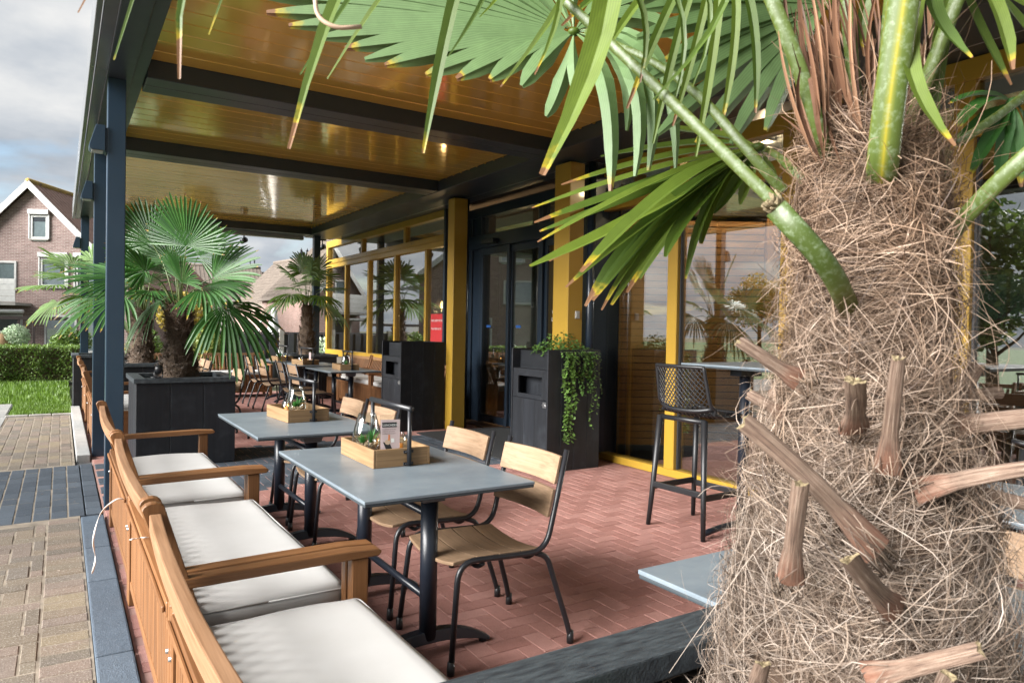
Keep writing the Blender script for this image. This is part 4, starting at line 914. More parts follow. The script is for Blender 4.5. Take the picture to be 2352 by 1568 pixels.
def make_menu(lab, printed=True):
    t_ = thing('menu_card', lab, 'menu card', group='menu cards in acrylic stands'); W, Hh = .098, .215
    bx('acrylic_stand', -W / 2, W / 2, -.0045, .0045, 0, Hh, 'acrylic', t_, .001)
    c = bx('card', -W / 2 + .003, W / 2 - .003, -.0008, .0008, .004, Hh - .022, 'paper_pink', t_, 0)
    if printed:
        z0 = -(Hh - .018) / 2; R90 = (R_(90), 0, 0)
        bx('banner', -.040, .030, -.0018, -.0012, .058, .082, 'ink', c, 0); text('LUNCHDEAL', .0135, (-.038, -.0022, .064), R90, 'paper_white', c, ext=.0002)
        for k, s_ in enumerate(('Lunchbokaal van de dag', 'koffie/thee naar keuze', 'bestelling of losse kaart')): text(s_, .0068, (-.040, -.0012, .046 - k * .010), R90, 'ink', c, ext=.0001)
        m = MB(); m.add([(-.035, -.0012, -.012), (-.003, -.0012, -.018), (.016, -.0012, -.060), (-.012, -.0012, -.068)], [(0, 1, 2, 3)]); m.build('picture_plate', 'ink', c)
        m = MB(); m.add([(-.012 + .014 * math.cos(k * .52), -.0016, -.013 + .013 * math.sin(k * .52)) for k in range(12)], [tuple(range(12))]); m.build('picture_food', 'food', c)
        m = MB(); m.add([(-.010, -.0017, -.005), (-.003, -.0017, -.005), (-.003, -.0017, .022), (-.009, -.0017, .024)], [(0, 1, 2, 3)]); m.build('picture_straw', 'orange', c)
        m = MB(); m.add([(.004, -.0016, -.016), (.020, -.0016, -.014), (.018, -.0016, .004), (.004, -.0016, .004)], [(0, 1, 2, 3)]); m.build('picture_cup', 'paper_white', c)
        m = MB(); m.add([(.026 + .019 * math.cos(k * .35), -.0020, -.068 + .019 * math.sin(k * .35)) for k in range(18)], [tuple(range(18))]); m.build('price_disc', 'ink', c)
        text('6,', .026, (.011, -.0026, -.076), R90, 'paper_white', c, ext=.0002); text('50', .013, (.026, -.0026, -.066), R90, 'paper_white', c, ext=.0002)
    return t_
cr0 = make_crate(); va0 = make_vase('x'); ca0 = make_candle('x'); me0 = make_menu('x')
KG = 'wooden crates with black handles on the tables'
def setting(x, y, lab, parts, rz=0, first=False):
    z = .75
    o = cr0 if first else dup(cr0, (0, 0, 0), 0, lab, KG); o.location = (x, y, z); o.rotation_euler = (0, 0, rz); o['label'] = lab; o['group'] = KG
    for src, dx, dy, a, lb in parts:
        v = Vector((dx, dy, 0)); v.rotate(Euler((0, 0, rz)))
        q = src if first else dup(src, (0, 0, 0), 0, lb); q.location = (x + v.x, y + v.y, z + .013); q.rotation_euler = (0, 0, rz + a); q['label'] = lb
setting(1.351, 3.285, 'pale wooden crate with black handle on the front table', [(va0, -.055, .09, .3, 'glass terrarium with pebbles and grass on the front table'), (me0, -.012, -.105, R_(-12), 'pink lunch menu card standing in the front crate'), (ca0, .085, .02, 0, 'orange candle in a glass dome on the front table')], 0, True)
setting(1.40, 4.985, 'pale wooden crate with black handle on the second table', [(va0, .03, .10, 1.2, 'glass terrarium with pebbles and grass on the second table'), (me0, -.05, -.02, R_(70), 'menu card seen edge-on in the second crate'), (ca0, -.02, .14, 0, 'candle glass partly hidden in the second crate')], R_(4))
setting(3.62, 10.35, 'wooden crate on the near window-side table', [(va0, .02, .05, 2, 'glass terrarium with cactus on the near window-side table'), (me0, .06, .14, R_(10), 'menu card at the back of the near window-side crate')], R_(-3))
setting(3.45, 11.85, 'wooden crate with only a candle on the middle window-side table', [(ca0, -.06, .05, 0, 'candle glass on the middle window-side table'), (me0, .06, -.05, R_(85), 'menu card seen edge-on on the middle window-side table')], R_(8))
setting(3.40, 13.2, 'wooden crate on the farthest window-side table', [(me0, -.07, -.08, R_(75), 'menu card on the farthest window-side table'), (va0, .0, .1, 0, 'glass terrarium on the farthest window-side table'), (ca0, .07, -.03, 0, 'candle glass on the farthest window-side table')], R_(5))

# ---------------------------------------------------------------- bar table and stools
def make_stool(lab):
    """moulded plastic bar stool, faces +X"""
    t_ = thing('bar_stool', lab, 'bar stool', group='black perforated bar stools'); S = 1.0
    legs = [(-.20, .20), (-.20, -.20), (.20, .20), (.20, -.20)]; foot = [(-.25, .25), (-.25, -.25), (.24, .25), (.24, -.25)]
    for (x, y), (fx, fy) in zip(legs, foot):
        m = MB(); m.tube([(fx, fy, 0), (fx * .93, fy * .93, .25), (x, y, .80)], [.0165, .019, .023], 10); m.build('leg', 'plastic_black', t_)
    def P(i, z): (x, y), (fx, fy) = legs[i], foot[i]; f = z / .80; return Vector((fx + (x - fx) * f, fy + (y - fy) * f, z))
    for a, b_, z in ((0, 1, .30), (2, 3, .26), (0, 2, .28), (1, 3, .28)):
        p, q = P(a, z), P(b_, z); c = (p + q) / 2; L = (q - p).length
        m = MB(); m.box(c, (.022 if abs(p.x - q.x) < .1 else L, L if abs(p.x - q.x) < .1 else .022, .042)); m.build('foot_rest', 'plastic_black', t_, .005, 2)
    # shell surface parametrised: seat (front->back) then up the back
    def S_(u, v):      # u 0 front .. 1 top of back ; v -1..1
        if u < .52: q = u / .52; x = .245 - q * .40; z = .825 - .03 * math.sin(q * math.pi) ; w_ = .235 - .005 * q; z += .02 * abs(v) ** 3
        else:
            q = (u - .52) / .48; a = min(1, q / .25); x = -.155 - .06 * math.sin(a * math.pi / 2) - .055 * q; z = .825 + .01 * q + .33 * q ** 1.05; w_ = .23 - .02 * q; x += .05 * (v * v) * (1 - .3 * q); z += .03 * abs(v) ** 3 * (1 - q)
        return Vector((x, v * w_, z))
    # rim
    m = MB(); loop = [S_(k / 24, 1) for k in range(25)] + [S_(1, 1 - k / 6) for k in range(1, 12)] + [S_(1, -1)] + [S_(1 - k / 24, -1) for k in range(1, 25)] + [S_(0, -1 + k / 6) for k in range(1, 12)]
    m.tube(loop + loop[:2], .0135, 8, caps=False); m.build('rim', 'plastic_black', t_)
    # diagonal lattice, back and seat
    for nm, u0, u1 in (('back_lattice', .60, .99), ('seat_lattice', .03, .56)):
        m = MB(); n = 13
        for s_ in (-1, 1):
            for k in range(-n, 2 * n):
                pts = []
                for q in range(9):
                    f = q / 8; u = u0 + (u1 - u0) * f; v = s_ * ((k + f * 7) / n * 2 - 1)
                    if -1 <= v <= 1: pts.append(S_(u, v))
                if len(pts) > 1: m.tube(pts, .0042, 5, caps=False)
        m.build(nm, 'plastic_black', t_)
    m = MB(); m.tube([S_(.57, -1 + k / 6) for k in range(13)], .016, 8); m.build('lumbar_bar', 'plastic_black', t_)
    for q in (-.19, .19): m = MB(); m.tube([(q, -.2, .79), (q, .2, .79)], .018, 8); m.build('under_frame', 'plastic_black', t_)
    return t_
s0 = make_stool('black perforated bar stool in front of the slat screen window'); s0.location = (3.88, 3.56, 0); s0.rotation_euler = (0, 0, R_(3))
dup(s0, (4.74, 3.15, 0), R_(176), 'black bar stool on the far side of the high table'); 
dup(s0, (4.05, 2.2, 0), R_(-4), 'black bar stool mostly behind the palm trunk'); dup(s0, (4.62, 1.55, 0), R_(182), 'black bar stool by the window right of the palm')
t_ = thing('bar_table', 'high slate grey bar table beside the bar stool', 'bar table', (4.14, 3.04, 0))
m = MB(); m.box((0, 0, 0), (.75, 1.22, .014)); m.build('table_top', 'table_top', t_, .003, 2, (0, 0, 1.175)); bx('edge_band', -.373, .373, -.608, .608, 1.156, 1.168, 'table_edge', t_, .003)
for s_ in (-1, 1):
    m = MB(); m.tube([(-.06, s_ * .3, .05), (-.06, s_ * .3, 1.155)], .038, 18); m.build('column', 'table_black', t_); m = MB(); m.tube(bez([(-.44, s_ * .3, .035), (-.3, s_ * .3, .055), (0, s_ * .3, .07), (.18, s_ * .3, .055), (.30, s_ * .3, .03)], .1), [.018] * 3 + [.024] * 20 + [.018] * 3 if 0 else .021, 10); m.build('foot', 'table_black', t_)
    bx('bracket', -.16, .06, s_ * .3 - .05, s_ * .3 + .05, 1.10, 1.155, 'table_black', t_)

# ---------------------------------------------------------------- numpy mesh makers
def np_mesh(name, V, F, attrs):
    me = bpy.data.meshes.new(name); nv, nf, k = len(V), len(F), F.shape[1]
    me.vertices.add(nv); me.vertices.foreach_set('co', V.astype(np.float32).ravel()); me.loops.add(nf * k); me.loops.foreach_set('vertex_index', F.astype(np.int32).ravel())
    me.polygons.add(nf); me.polygons.foreach_set('loop_start', np.arange(0, nf * k, k, dtype=np.int32)); me.update(calc_edges=True)
    for a, v in attrs.items(): q = me.attributes.new(a, 'FLOAT', 'POINT'); q.data.foreach_set('value', v.astype(np.float32))
    me.validate(); return me
def ribbons(name, P, Wd, seg, tri=False):
    """P (n,k,3) centre lines -> thin three sided strands"""
    n, k, _ = P.shape; D = np.gradient(P, axis=1); D /= np.linalg.norm(D, axis=2, keepdims=True) + 1e-9
    ref = rng.normal(size=(n, 1, 3)); U = np.cross(D, np.broadcast_to(ref, D.shape)); U /= np.linalg.norm(U, axis=2, keepdims=True) + 1e-9; Q = np.cross(D, U)
    tp = np.linspace(1, .35, k)[None, :, None] * Wd[:, None, None]
    V = np.stack([P + U * tp, P - U * tp], axis=2).reshape(-1, 3)
    base = ((np.arange(n)[:, None] * k + np.arange(k - 1)[None, :]) * 2).reshape(-1)
    F = np.stack([base, base + 1, base + 3, base + 2], 1)
    return np_mesh(name, V, F, {'seg': np.repeat(seg, k * 2)})
def leaf_cloud(name, P, size, seg, aspect=.6, up=0.3):
    """rhombic leaves with random facing"""
    n = len(P); N_ = rng.normal(size=(n, 3)); N_[:, 2] = np.abs(N_[:, 2]) + up; N_ /= np.linalg.norm(N_, axis=1, keepdims=True)
    A = np.cross(N_, rng.normal(size=(n, 3))); A /= np.linalg.norm(A, axis=1, keepdims=True) + 1e-9; B = np.cross(N_, A)
    s = (size * rng.uniform(.6, 1.3, n))[:, None]
    V = np.stack([P - A * s, P + B * s * aspect - N_ * s * .15, P + A * s, P - B * s * aspect - N_ * s * .15], 1).reshape(-1, 3)
    F = np.arange(n * 4).reshape(n, 4); return np_mesh(name, V, F, {'seg': np.repeat(seg, 4)})

# ---------------------------------------------------------------- planters
def make_planter(W, D, Hh, lab, inner=True):
    """black timber box, origin floor centre"""
    t_ = thing('planter_box', lab, 'planter', group='black timber palm planters'); hw, hd = W / 2, D / 2; z1 = Hh - .047
    nb = max(2, round(W / .31))
    for k in range(nb):
        w_ = W / nb; a = -hw + k * w_
        for s_ in (-1, 1): bx('board', a + .0015, a + w_ - .0015, s_ * hd - (.025 if s_ > 0 else 0), s_ * hd + (.025 if s_ < 0 else 0), .01, z1, 'black_z', t_, .003)
    nb = max(2, round(D / .31)); dd = (D - .052)
    for k in range(nb):
        w_ = dd / nb; a = -dd / 2 + k * w_
        for s_ in (-1, 1): bx('board', s_ * hw - (.025 if s_ > 0 else 0), s_ * hw + (.025 if s_ < 0 else 0), a + .0015, a + w_ - .0015, .01, z1, 'black_z', t_, .003)
    r = .105; o_ = .022
    for s_ in (-1, 1):
        bx('rim_board', -hw - o_, hw + o_, s_ * (hd + o_) - (r if s_ > 0 else 0), s_ * (hd + o_) + (r if s_ < 0 else 0), z1 + .001, Hh, 'rimwood' , t_, .004, 2)
        bx('rim_board', s_ * (hw + o_) - (r if s_ > 0 else 0), s_ * (hw + o_) + (r if s_ < 0 else 0), -hd - o_ + r + .001, hd + o_ - r - .001, z1 + .001, Hh - .001, 'rimwood', t_, .004, 2)
    m = MB(); n = 14; vs = []; R1 = random.Random(9)
    for j in range(n + 1):
        for i in range(n + 1): vs.append(((i / n - .5) * (W - .055), (j / n - .5) * (D - .055), Hh - .085 + R1.uniform(-.014, .014)))
    m.add(vs, [(j * (n + 1) + i, j * (n + 1) + i + 1, (j + 1) * (n + 1) + i + 1, (j + 1) * (n + 1) + i) for j in range(n) for i in range(n)], smooth=True); m.build('soil', 'soil', t_)
    return t_
pl = make_planter(.90, .90, .865, 'black timber planter with the large green palm beside the second table'); pl.location = (1.055, 8.04, 0)
dup(pl, (1.06, 10.88, 0), 0, 'black timber planter behind the large green palm'); dup(pl, (4.32, 13.72 + .02, 0), 0, 'black planter in the far corner below the small palm', scale=.98).location = (4.08, 13.86, 0)
dup(pl, (.62, 13.72, 0), 0, 'black planter at the kerb beside the lawn')
pf_ = make_planter(.86, .86, .86, 'black timber planter in the foreground holding the big palm trunk'); pf_.location = (.862, .51, 0)
t_ = thing('garden_spotlight', 'small black spotlight clipped to the rim of the palm planter', 'spotlight', (.80, 7.62, .866))
m = MB(); m.tube([(0, .045, .055), (0, -.055, .10)], [.03, .034], 16); m.build('lamp_head', 'frame_black', t_, 0); m = MB(); m.tube(bez([(-.035, 0, .07), (-.035, 0, .005), (.035, 0, .005), (.035, 0, .07)], .015), .006, 8); m.build('bracket', 'frame_black', t_)
m = MB(); m.lathe([(.045 , .01), (.05, .014), (.045, .018)], 14, (-.03, -.06, 0)); m.build('cable', 'frame_black', t_)

# ---------------------------------------------------------------- palms
def strip(m, hub, mid, tip, hw, nrm, seg, K=9, split=.45, tipf=1.0, fold=.35, r0=0.03):
    """one pleated leaf segment: quadratic path hub-mid-tip, V-folded"""
    hub, mid, tip = Vector(hub), Vector(mid), Vector(tip); c = mid * 2 - (hub + tip) / 2
    pts = []
    for k in range(K + 1):
        t = r0 + (1 - r0) * k / K; pts.append(hub * (1 - t) ** 2 + c * 2 * t * (1 - t) + tip * t * t)
    vs = []; sg = []; tp = []; ac = []
    for k, p in enumerate(pts):
        t = k / K; d = (pts[min(k + 1, K)] - pts[max(k - 1, 0)]).normalized(); n_ = nrm - d * nrm.dot(d)
        n_ = n_.normalized() if n_.length > 1e-4 else Vector((0, 0, 1)); s_ = d.cross(n_)
        x_ = (t - split) / (1 - split); w_ = hw * (t / split if t < split else (1 - .38 * x_ if x_ < .72 else .73 * (1 - (x_ - .72) / .28 * .72)))
        w_ = max(w_, hw * .06)
        vs += [p - s_ * w_ + n_ * w_ * fold, p - n_ * w_ * fold * .4, p + s_ * w_ + n_ * w_ * fold]; sg += [seg] * 3; tp += [t * tipf] * 3; ac += [-1, 0, 1]
    fs = []
    for k in range(K): a = k * 3; fs += [(a, a + 1, a + 4, a + 3), (a + 1, a + 2, a + 5, a + 4)]
    m.add(vs, fs, smooth=False, seg=sg, tip=tp, acr=ac)
def fan(m, hub, axis, nrm, Rr, n, spread, droop, R1, width=1.0, cone=.15, tipbrown=1.0):
    """full fan blade: n segments over spread (radians) about axis"""
    axis = axis.normalized(); nrm = (nrm - axis * nrm.dot(axis)).normalized(); side = axis.cross(nrm)
    da = spread / n
    for i in range(n):
        a = -spread / 2 + (i + .5) * da + R1.uniform(-.15, .15) * da; f = abs(a) / (spread / 2)
        r = Rr * (1 - .28 * f ** 2) * R1.uniform(.93, 1.05); d = axis * math.cos(a) + side * math.sin(a)
        d = (d + nrm * cone * (1 - f)).normalized()
        dr = droop * R1.uniform(.6, 1.5); tip = hub + d * r - Vector((0, 0, r * dr)) * 1.0; mid = hub + d * r * .55 - Vector((0, 0, r * dr * .16))
        strip(m, hub, mid, tip, r * .56 * math.tan(da / 2) * 1.08 * width, nrm, R1.random(), 8, .56, R1.uniform(.80, .98) * tipbrown)
def petiole(m, pts, r0, r1, R1, flat=.6, n=9):
    P = bez(pts, .25, 6); k = len(P); m.tube(P, [r0 + (r1 - r0) * i / (k - 1) for i in range(k)], n, flat=flat, ring=[.25 + .3 * (1 - i / k) + R1.uniform(-.05, .05) for i in range(k)])
def trunk_part(t_, zb, zt, prof, nfib, fmat, core, R1, wd=.0011, shag=.02, L=(.05, .14), ledge=.0):
    """lumpy core + loose fibre; prof(z01)->radius"""
    m = MB(); n, k = 20, 26; vs = []
    for j in range(k + 1):
        q = j / k; z = zb + (zt - zb) * q
        for i in range(n):
            a = 6.2832 * i / n; r = prof(q) * (1 + .10 * math.sin(3 * a + q * 17) * math.sin(q * 31) + R1.uniform(-.05, .05)); vs.append((r * math.cos(a), r * math.sin(a), z))
    fs = [(j * n + i, j * n + (i + 1) % n, (j + 1) * n + (i + 1) % n, (j + 1) * n + i) for j in range(k) for i in range(n)] + [tuple(k * n + i for i in range(n))]
    m.add(vs, fs, smooth=True); m.build('trunk', core, t_)
    th = rng.uniform(0, 6.2832, nfib); q = rng.uniform(0, 1, nfib); z0 = zb + (zt - zb) * q; rr = np.array([prof(x) for x in q]) * rng.uniform(.92, 1.06, nfib) + ledge * (np.mod(q * 6.5 + th / 6.2832, 1.0) - .5) + ledge * .6 * np.sin(3 * th + q * 23)
    K = 7; ln = rng.uniform(*L, nfib); an = 1.1 * np.sin(2 * th + 9 * q + 1.3) + .9 * np.sin(5 * th - 21 * q) + .7 * np.sin(9 * th + 37 * q + 2) + rng.normal(0, .45, nfib) + np.where(rng.random(nfib) < .5, 0, math.pi)      # direction within the surface: 0 = around, pi/2 = up
    s = np.linspace(0, 1, K)[None, :]; wob = rng.normal(0, .35, (nfib, 1)) * s * s + rng.normal(0, .5, (nfib, 1)) * s
    dirs = an[:, None] + wob * 1.2; step = (ln / (K - 1))[:, None]
    du = np.cumsum(np.cos(dirs) * step, 1) - np.cos(dirs) * step; dz = np.cumsum(np.sin(dirs) * .75 * step, 1) - np.sin(dirs) * .75 * step
    out = np.abs(rng.normal(0, shag, (nfib, 1))) * np.sin(s * math.pi * rng.uniform(.5, 1.0, (nfib, 1))) + .003
    R_a = rr[:, None] + out; TH_ = th[:, None] + du / rr[:, None]
    P = np.stack([R_a * np.cos(TH_), R_a * np.sin(TH_), z0[:, None] + dz], 2)
    o = obj('trunk_fibre', ribbons('trunk_fibre', P, rng.uniform(.45, 1.0, nfib) ** 2 * wd * 2, rng.random(nfib)), fmat, t_); tag(o, kind='stuff')
def leaf_bases(t_, zb, zt, prof, n, R1, size, mat='trunk_bark'):
    m = MB(); m.prism([(-.5, 0), (.5, 0), (.28, 1.0), (-.22, 1.1)], 1, -.12, .12); me = m.mesh('leaf_base', .04, 1)
    for i in range(n):
        q = (i + .5) / n; a = i * 2.39996; r = prof(q) * .98; s_ = size * R1.uniform(.7, 1.3)
        o = obj('leaf_base', me, mat, t_, (r * math.cos(a), r * math.sin(a), zb + (zt - zb) * q)); o.scale = (s_, s_ * .8, s_ * 1.5); o.rotation_euler = (R_(R1.uniform(14, 40)), 0, a + R_(90)); o.rotation_euler = (R_(-R1.uniform(10, 34)), R_(R1.uniform(-15, 15)), a - R_(90))
def palm_from(name, lab, base, zb, zt, prof, specs, mat, R1, nfib=2600, nb=34, bsize=.05):
    t_ = thing(name, lab, 'palm', base, group='fan palms in planters'); b0 = Vector(base)
    trunk_part(t_, zb, zt, prof, nfib, 'fibre_dark', 'trunk_bark', R1, .0016, .03, (.05, .13)); leaf_bases(t_, zb + .05, zt - .02, prof, nb, R1, bsize)
    for hub, axis, nrm, Rr, n, spread, droop in specs:
        hub = hub - b0; m = MB(); fan(m, hub, axis, nrm, Rr, n, spread, droop, R1); lf = m.build('fan_leaf', mat, t_, raw=True)
        m = MB(); c = Vector((0, 0, zt + .03)); out_ = Vector((hub.x, hub.y, 0)); out_ = out_.normalized() * min(.05, out_.length) if out_.length > 1e-3 else out_
        petiole(m, [c + out_ - Vector((0, 0, .08)), c * .45 + hub * .55 + Vector((0, 0, .05)), hub], .011, .006, R1, n=6); m.build('petiole', 'petiole', t_)
    m = MB()
    for i in range(5): a = i * 1.3; petiole(m, [(0, 0, zt - .1), (.02 * math.cos(a), .02 * math.sin(a), zt + .2), (.05 * math.cos(a), .05 * math.sin(a), zt + .38)], .010, .003, R1, n=6)
    m.build('spear', 'petiole', t_)
    return t_
def img(ang, away=0):     # direction in the picture: 0 = right, 90 = up; away > 0 points from the viewer
    a = R_(ang); return (RIGHT * math.cos(a) + UP * math.sin(a) + FWD * away).normalized()
def spec(x, y, dist, ang, away, nr, Rr, n=36, spread=225, droop=.10): return (at(x, y, dist), img(ang, away), nr, Rr, n, R_(spread), droop)
TOC = (-FWD * .8 + UP * .6).normalized(); UPW = Vector((0, 0, 1)); TOU = (-FWD * .45 + UP * .9).normalized()
R1 = random.Random(21); D1 = 7.34
p1 = [spec(428, 566, D1 - .15, 82, -.25, TOC, .56, 32, 190, .03), spec(350, 560, D1 + .25, 128, .1, TOC, .56, 28, 150, .04), spec(292, 640, D1 - .2, 172, -.15, TOU, .60, 28, 190, .12),
      spec(284, 680, D1 - .5, 196, -.45, TOU, .60, 30, 210, .30), spec(488, 640, D1 - .1, 18, -.1, TOC, .60, 30, 190, .10), spec(516, 706, D1 - .3, -38, -.2, TOU, .58, 27, 200, .45),
      spec(462, 662, D1 - .4, -6, -.4, TOU, .55, 27, 180, .25), spec(395, 600, D1 + .3, 100, .5, TOC, .52, 28, 200, .05), spec(455, 590, D1 + .2, 30, .35, TOC, .52, 28, 180, .08),
      spec(335, 625, D1 - .45, 140, -.5, TOU, .48, 27, 200, .12), spec(372, 690, D1 - .1, 215, .1, TOU, .45, 30, 180, .5), spec(418, 650, D1 - .5, 75, -.6, TOC, .40, 30, 150, .1),
      spec(345, 650, D1 + .35, 165, .5, TOU, .5, 32, 190, .25), spec(478, 690, D1 + .3, -25, .5, TOU, .5, 30, 190, .4)]
P1 = palm_from('fan_palm', 'large green fan palm with shaggy trunk in the planter beside the second table', (1.035, 8.04, .79), .0, .80, lambda q: .165 - .075 * q + .02 * math.sin(q * 9), p1, 'palm_leaf', R1, 4200, 44, .055)
def crown(cx, cy, cz, n, Rr, Lp, R2, nseg=26, lo=-30, hi=82, droop=.15):
    S_ = []
    for i in range(n):
        a = i * 2.39996 + R2.random() * .4; el = R_(lo + (hi - lo) * ((i + .5) / n) + R2.uniform(-8, 8)); d = Vector((math.cos(a) * math.cos(el), math.sin(a) * math.cos(el), math.sin(el)))
        hub = Vector((cx, cy, cz)) + d * Lp * R2.uniform(.85, 1.15); ax = (d - Vector((0, 0, .25))).normalized(); S_.append((hub, ax, Vector((0, 0, 1)) if el < 1.2 else Vector((-d.x, -d.y, .3)) + Vector((.1, 0, 0)), Rr * R2.uniform(.85, 1.1), nseg, R_(215), droop * (1.8 if el < 0 else 1)))
    return S_
R2 = random.Random(31)
palm_from('fan_palm', 'fan palm standing behind the large green palm by the second post', (.93, 10.88, .79), 0, .78, lambda q: .155 - .06 * q, crown(.93, 10.88, 1.85, 13, .50, .42, R2), 'palm_leaf', R2, 2600, 30, .055)
R2 = random.Random(35)
palm_from('fan_palm', 'small bright green fan palm in the far corner below the window end', (4.07, 13.9, .78), 0, 1.02, lambda q: .15 - .03 * q - .03 * (q > .5), crown(4.07, 13.9, 2.02, 13, .52, .40, R2, lo=-38), 'palm_leaf_far', R2, 2400, 34, .06)
R2 = random.Random(38)
palm_from('fan_palm', 'yellowing fan palm behind the posts beside the lawn', (.58, 13.74, .79), 0, 1.0, lambda q: .10 - .03 * q, crown(.30, 13.6, 1.95, 11, .55, .45, R2, lo=-45, hi=70), 'palm_leaf_far', R2, 1200, 20, .04)

# ---------------------------------------------------------------- the big palm in front
R1 = random.Random(77)
BP = Vector((.857, .515, 0)); fp = thing('big_palm', 'big fan palm in front with hairy brown trunk and cut leaf stalks', 'palm', (BP.x, BP.y, .78), group='fan palms in planters')
def loc(v): return Vector(v) - Vector((BP.x, BP.y, .78))
def fa(x, y, d): return loc(at(x, y, d))
prof = lambda q: float(np.interp(q, [0, .25, .5, .62, .75, .9, 1], [.160, .148, .110, .082, .067, .066, .055]))
ZT = .87
trunk_part(fp, -.02, ZT, prof, 46000, 'fibre', 'trunk_core', R1, .00042, .013, (.03, .15), .022)
# longer loose curls standing off the trunk
def curls(nm, n, zr, shag, L, wd, upb=0, mat='fibre', off=0.0):
    q = rng.uniform(*zr, n); th = rng.uniform(0, 6.2832, n); rr = np.array([prof(x) for x in q]); K = 9; s = np.linspace(0, 1, K)[None, :]
    er = np.stack([np.cos(th), np.sin(th), np.zeros(n)], 1); et = np.stack([-np.sin(th), np.cos(th), np.zeros(n)], 1); ez = np.array([[0, 0, 1.0]])
    sg = np.where(rng.random(n) < .5, -1, 1); cz_ = rng.normal(upb, .6, n)
    P0 = er * (rr + off * rng.random(n))[:, None] + np.stack([0 * q, 0 * q, -.02 + (ZT + .02) * q], 1); ln = rng.uniform(*L, n)
    ang = rng.uniform(.6, 2.4, n)
    A = (np.sin(ang[:, None] * s) / ang[:, None] * ln[:, None])[..., None] * er[:, None, :] * rng.uniform(.25, 1, n)[:, None, None] * shag
    B = (s * ln[:, None] * sg[:, None])[..., None] * et[:, None, :] * rng.uniform(.3, .9, n)[:, None, None]
    Cc = (s * ln[:, None] * cz_[:, None] - (s ** 2) * ln[:, None] * .35)[..., None] * ez[None]
    W_ = (np.sin(s * rng.uniform(2, 6, (n, 1)) + rng.uniform(0, 6, (n, 1))) * .020)[..., None] * rng.normal(size=(n, 1, 3))
    P = P0[:, None, :] + A + B + Cc + W_ * s[..., None]
    o = obj(nm, ribbons(nm, P, rng.uniform(.6, 1.4, n) * wd, rng.random(n) * .6 + .4), mat, fp); tag(o, kind='stuff')
curls('outer_fibre', 3200, (.0, .72), .22, (.05, .14), .00048, 0, 'fibre', .035); curls('loose_fibre', 7000, (.0, .85), .32, (.04, .13), .00046); curls('long_fibre', 130, (.1, .95), .8, (.10, .22), .0006); curls('crown_fibre', 900, (.72, 1.0), .30, (.05, .15), .0007, .6)
# brown sheath strips rising into the crown
m = MB()
for i in range(120):
    x = R1.uniform(1870, 2140); y = R1.uniform(310, 440); d = R1.uniform(.82, .98); dx = (x - 2000) * R1.uniform(.1, .5) - R1.uniform(0, 60); L = R1.uniform(120, 480); bow_ = R1.uniform(-40, 40)
    strip(m, fa(x, y, d), fa(x + dx * .4 + bow_, y - L * .5, d * R1.uniform(.97, 1.02)), fa(x + dx, y - L, d * R1.uniform(.94, 1.06)), R1.uniform(.0010, .0042), loc(EYE) - loc(at(x, y, d)) + RIGHT * R1.uniform(-.6, .6), R1.random(), 14, .25, 0, .7)
m.build('sheath', 'sheath', fp, raw=True)
# cut stalks
def stub(tip, base, w0, w1, curve=0):
    e_ = sub_empty('cut_stalk', fp); tip, base = Vector(tip), Vector(base); up_ = (loc(EYE) - tip).normalized(); ax_ = (tip - base).normalized(); sd = ax_.cross(up_).normalized(); fr = ax_.cross(sd) * -1
    K, n = 12, 14; vs = []; sg = []; an_ = []; bend = R1.uniform(-.10, .10); tw = R1.uniform(-.5, .5); L_ = (tip - base).length; ph = R1.random() * 6
    prof_ = [1 + .10 * math.sin(3 * q * 6.2832 / n + ph) + R1.uniform(-.07, .07) for q in range(n)]
    for k in range(K + 1):
        t = k / K; c = base + ax_ * (L_ * t) + sd * (bend * L_ * t * (1 - t)) - up_ * (.012 * (1 - t) ** 2); w_ = (w0 * (1.6 - .6 * min(1, t * 3)) + (w1 - w0) * t) * .88
        for q in range(n):
            a = 6.2832 * q / n; ca, sa = math.cos(a), math.sin(a); r = w_ * prof_[q] * (1 + R1.uniform(-.035, .035)); flat = .26 if ca > 0 else .50
            x_, y_ = sa * r, ca * r * flat; a2 = tw * (t - .5); vs.append(c + sd * (x_ * math.cos(a2) - y_ * math.sin(a2)) + fr * -(x_ * math.sin(a2) + y_ * math.cos(a2)) + ax_ * (R1.uniform(-.5, .5) * .006 if k == K else 0)); sg.append(t); an_.append(abs((q / n) * 2 - 1))
    m = MB(); m.add(vs, [(k * n + q, k * n + (q + 1) % n, (k + 1) * n + (q + 1) % n, (k + 1) * n + q) for k in range(K) for q in range(n)], smooth=True, seg=sg, acr=an_, rnd=R1.random() * 20); m.build('stalk', 'stub', e_)
    rim_ = vs[-n:]; c = sum(rim_, Vector()) / n - ax_ * .003; m = MB(); m.add(rim_ + [c + (p - c) * .5 + ax_ * R1.uniform(-.003, .002) for p in rim_] + [c], [(q, (q + 1) % n, n + (q + 1) % n, n + q) for q in range(n)] + [(n + q, n + (q + 1) % n, 2 * n) for q in range(n)]); m.build('cut_face', 'stub_cut', e_)
    m = MB()
    for q in range(16):
        a = R1.random() * 6.28; p = base + sd * math.sin(a) * w0 * 1.1 - fr * math.cos(a) * w0 * .6 - ax_ * .02; e2 = p + ax_ * L_ * R1.uniform(.1, .4) + sd * R1.uniform(-.02, .02) + up_ * R1.uniform(-.004, .010); m.tube([p, (p + e2) / 2 + sd * R1.uniform(-.008, .008), e2], [.0008, .0007, .0004], 4, seg=R1.random())
    m.build('wisps', 'fibre', e_, raw=True)
px = .87 / 1630
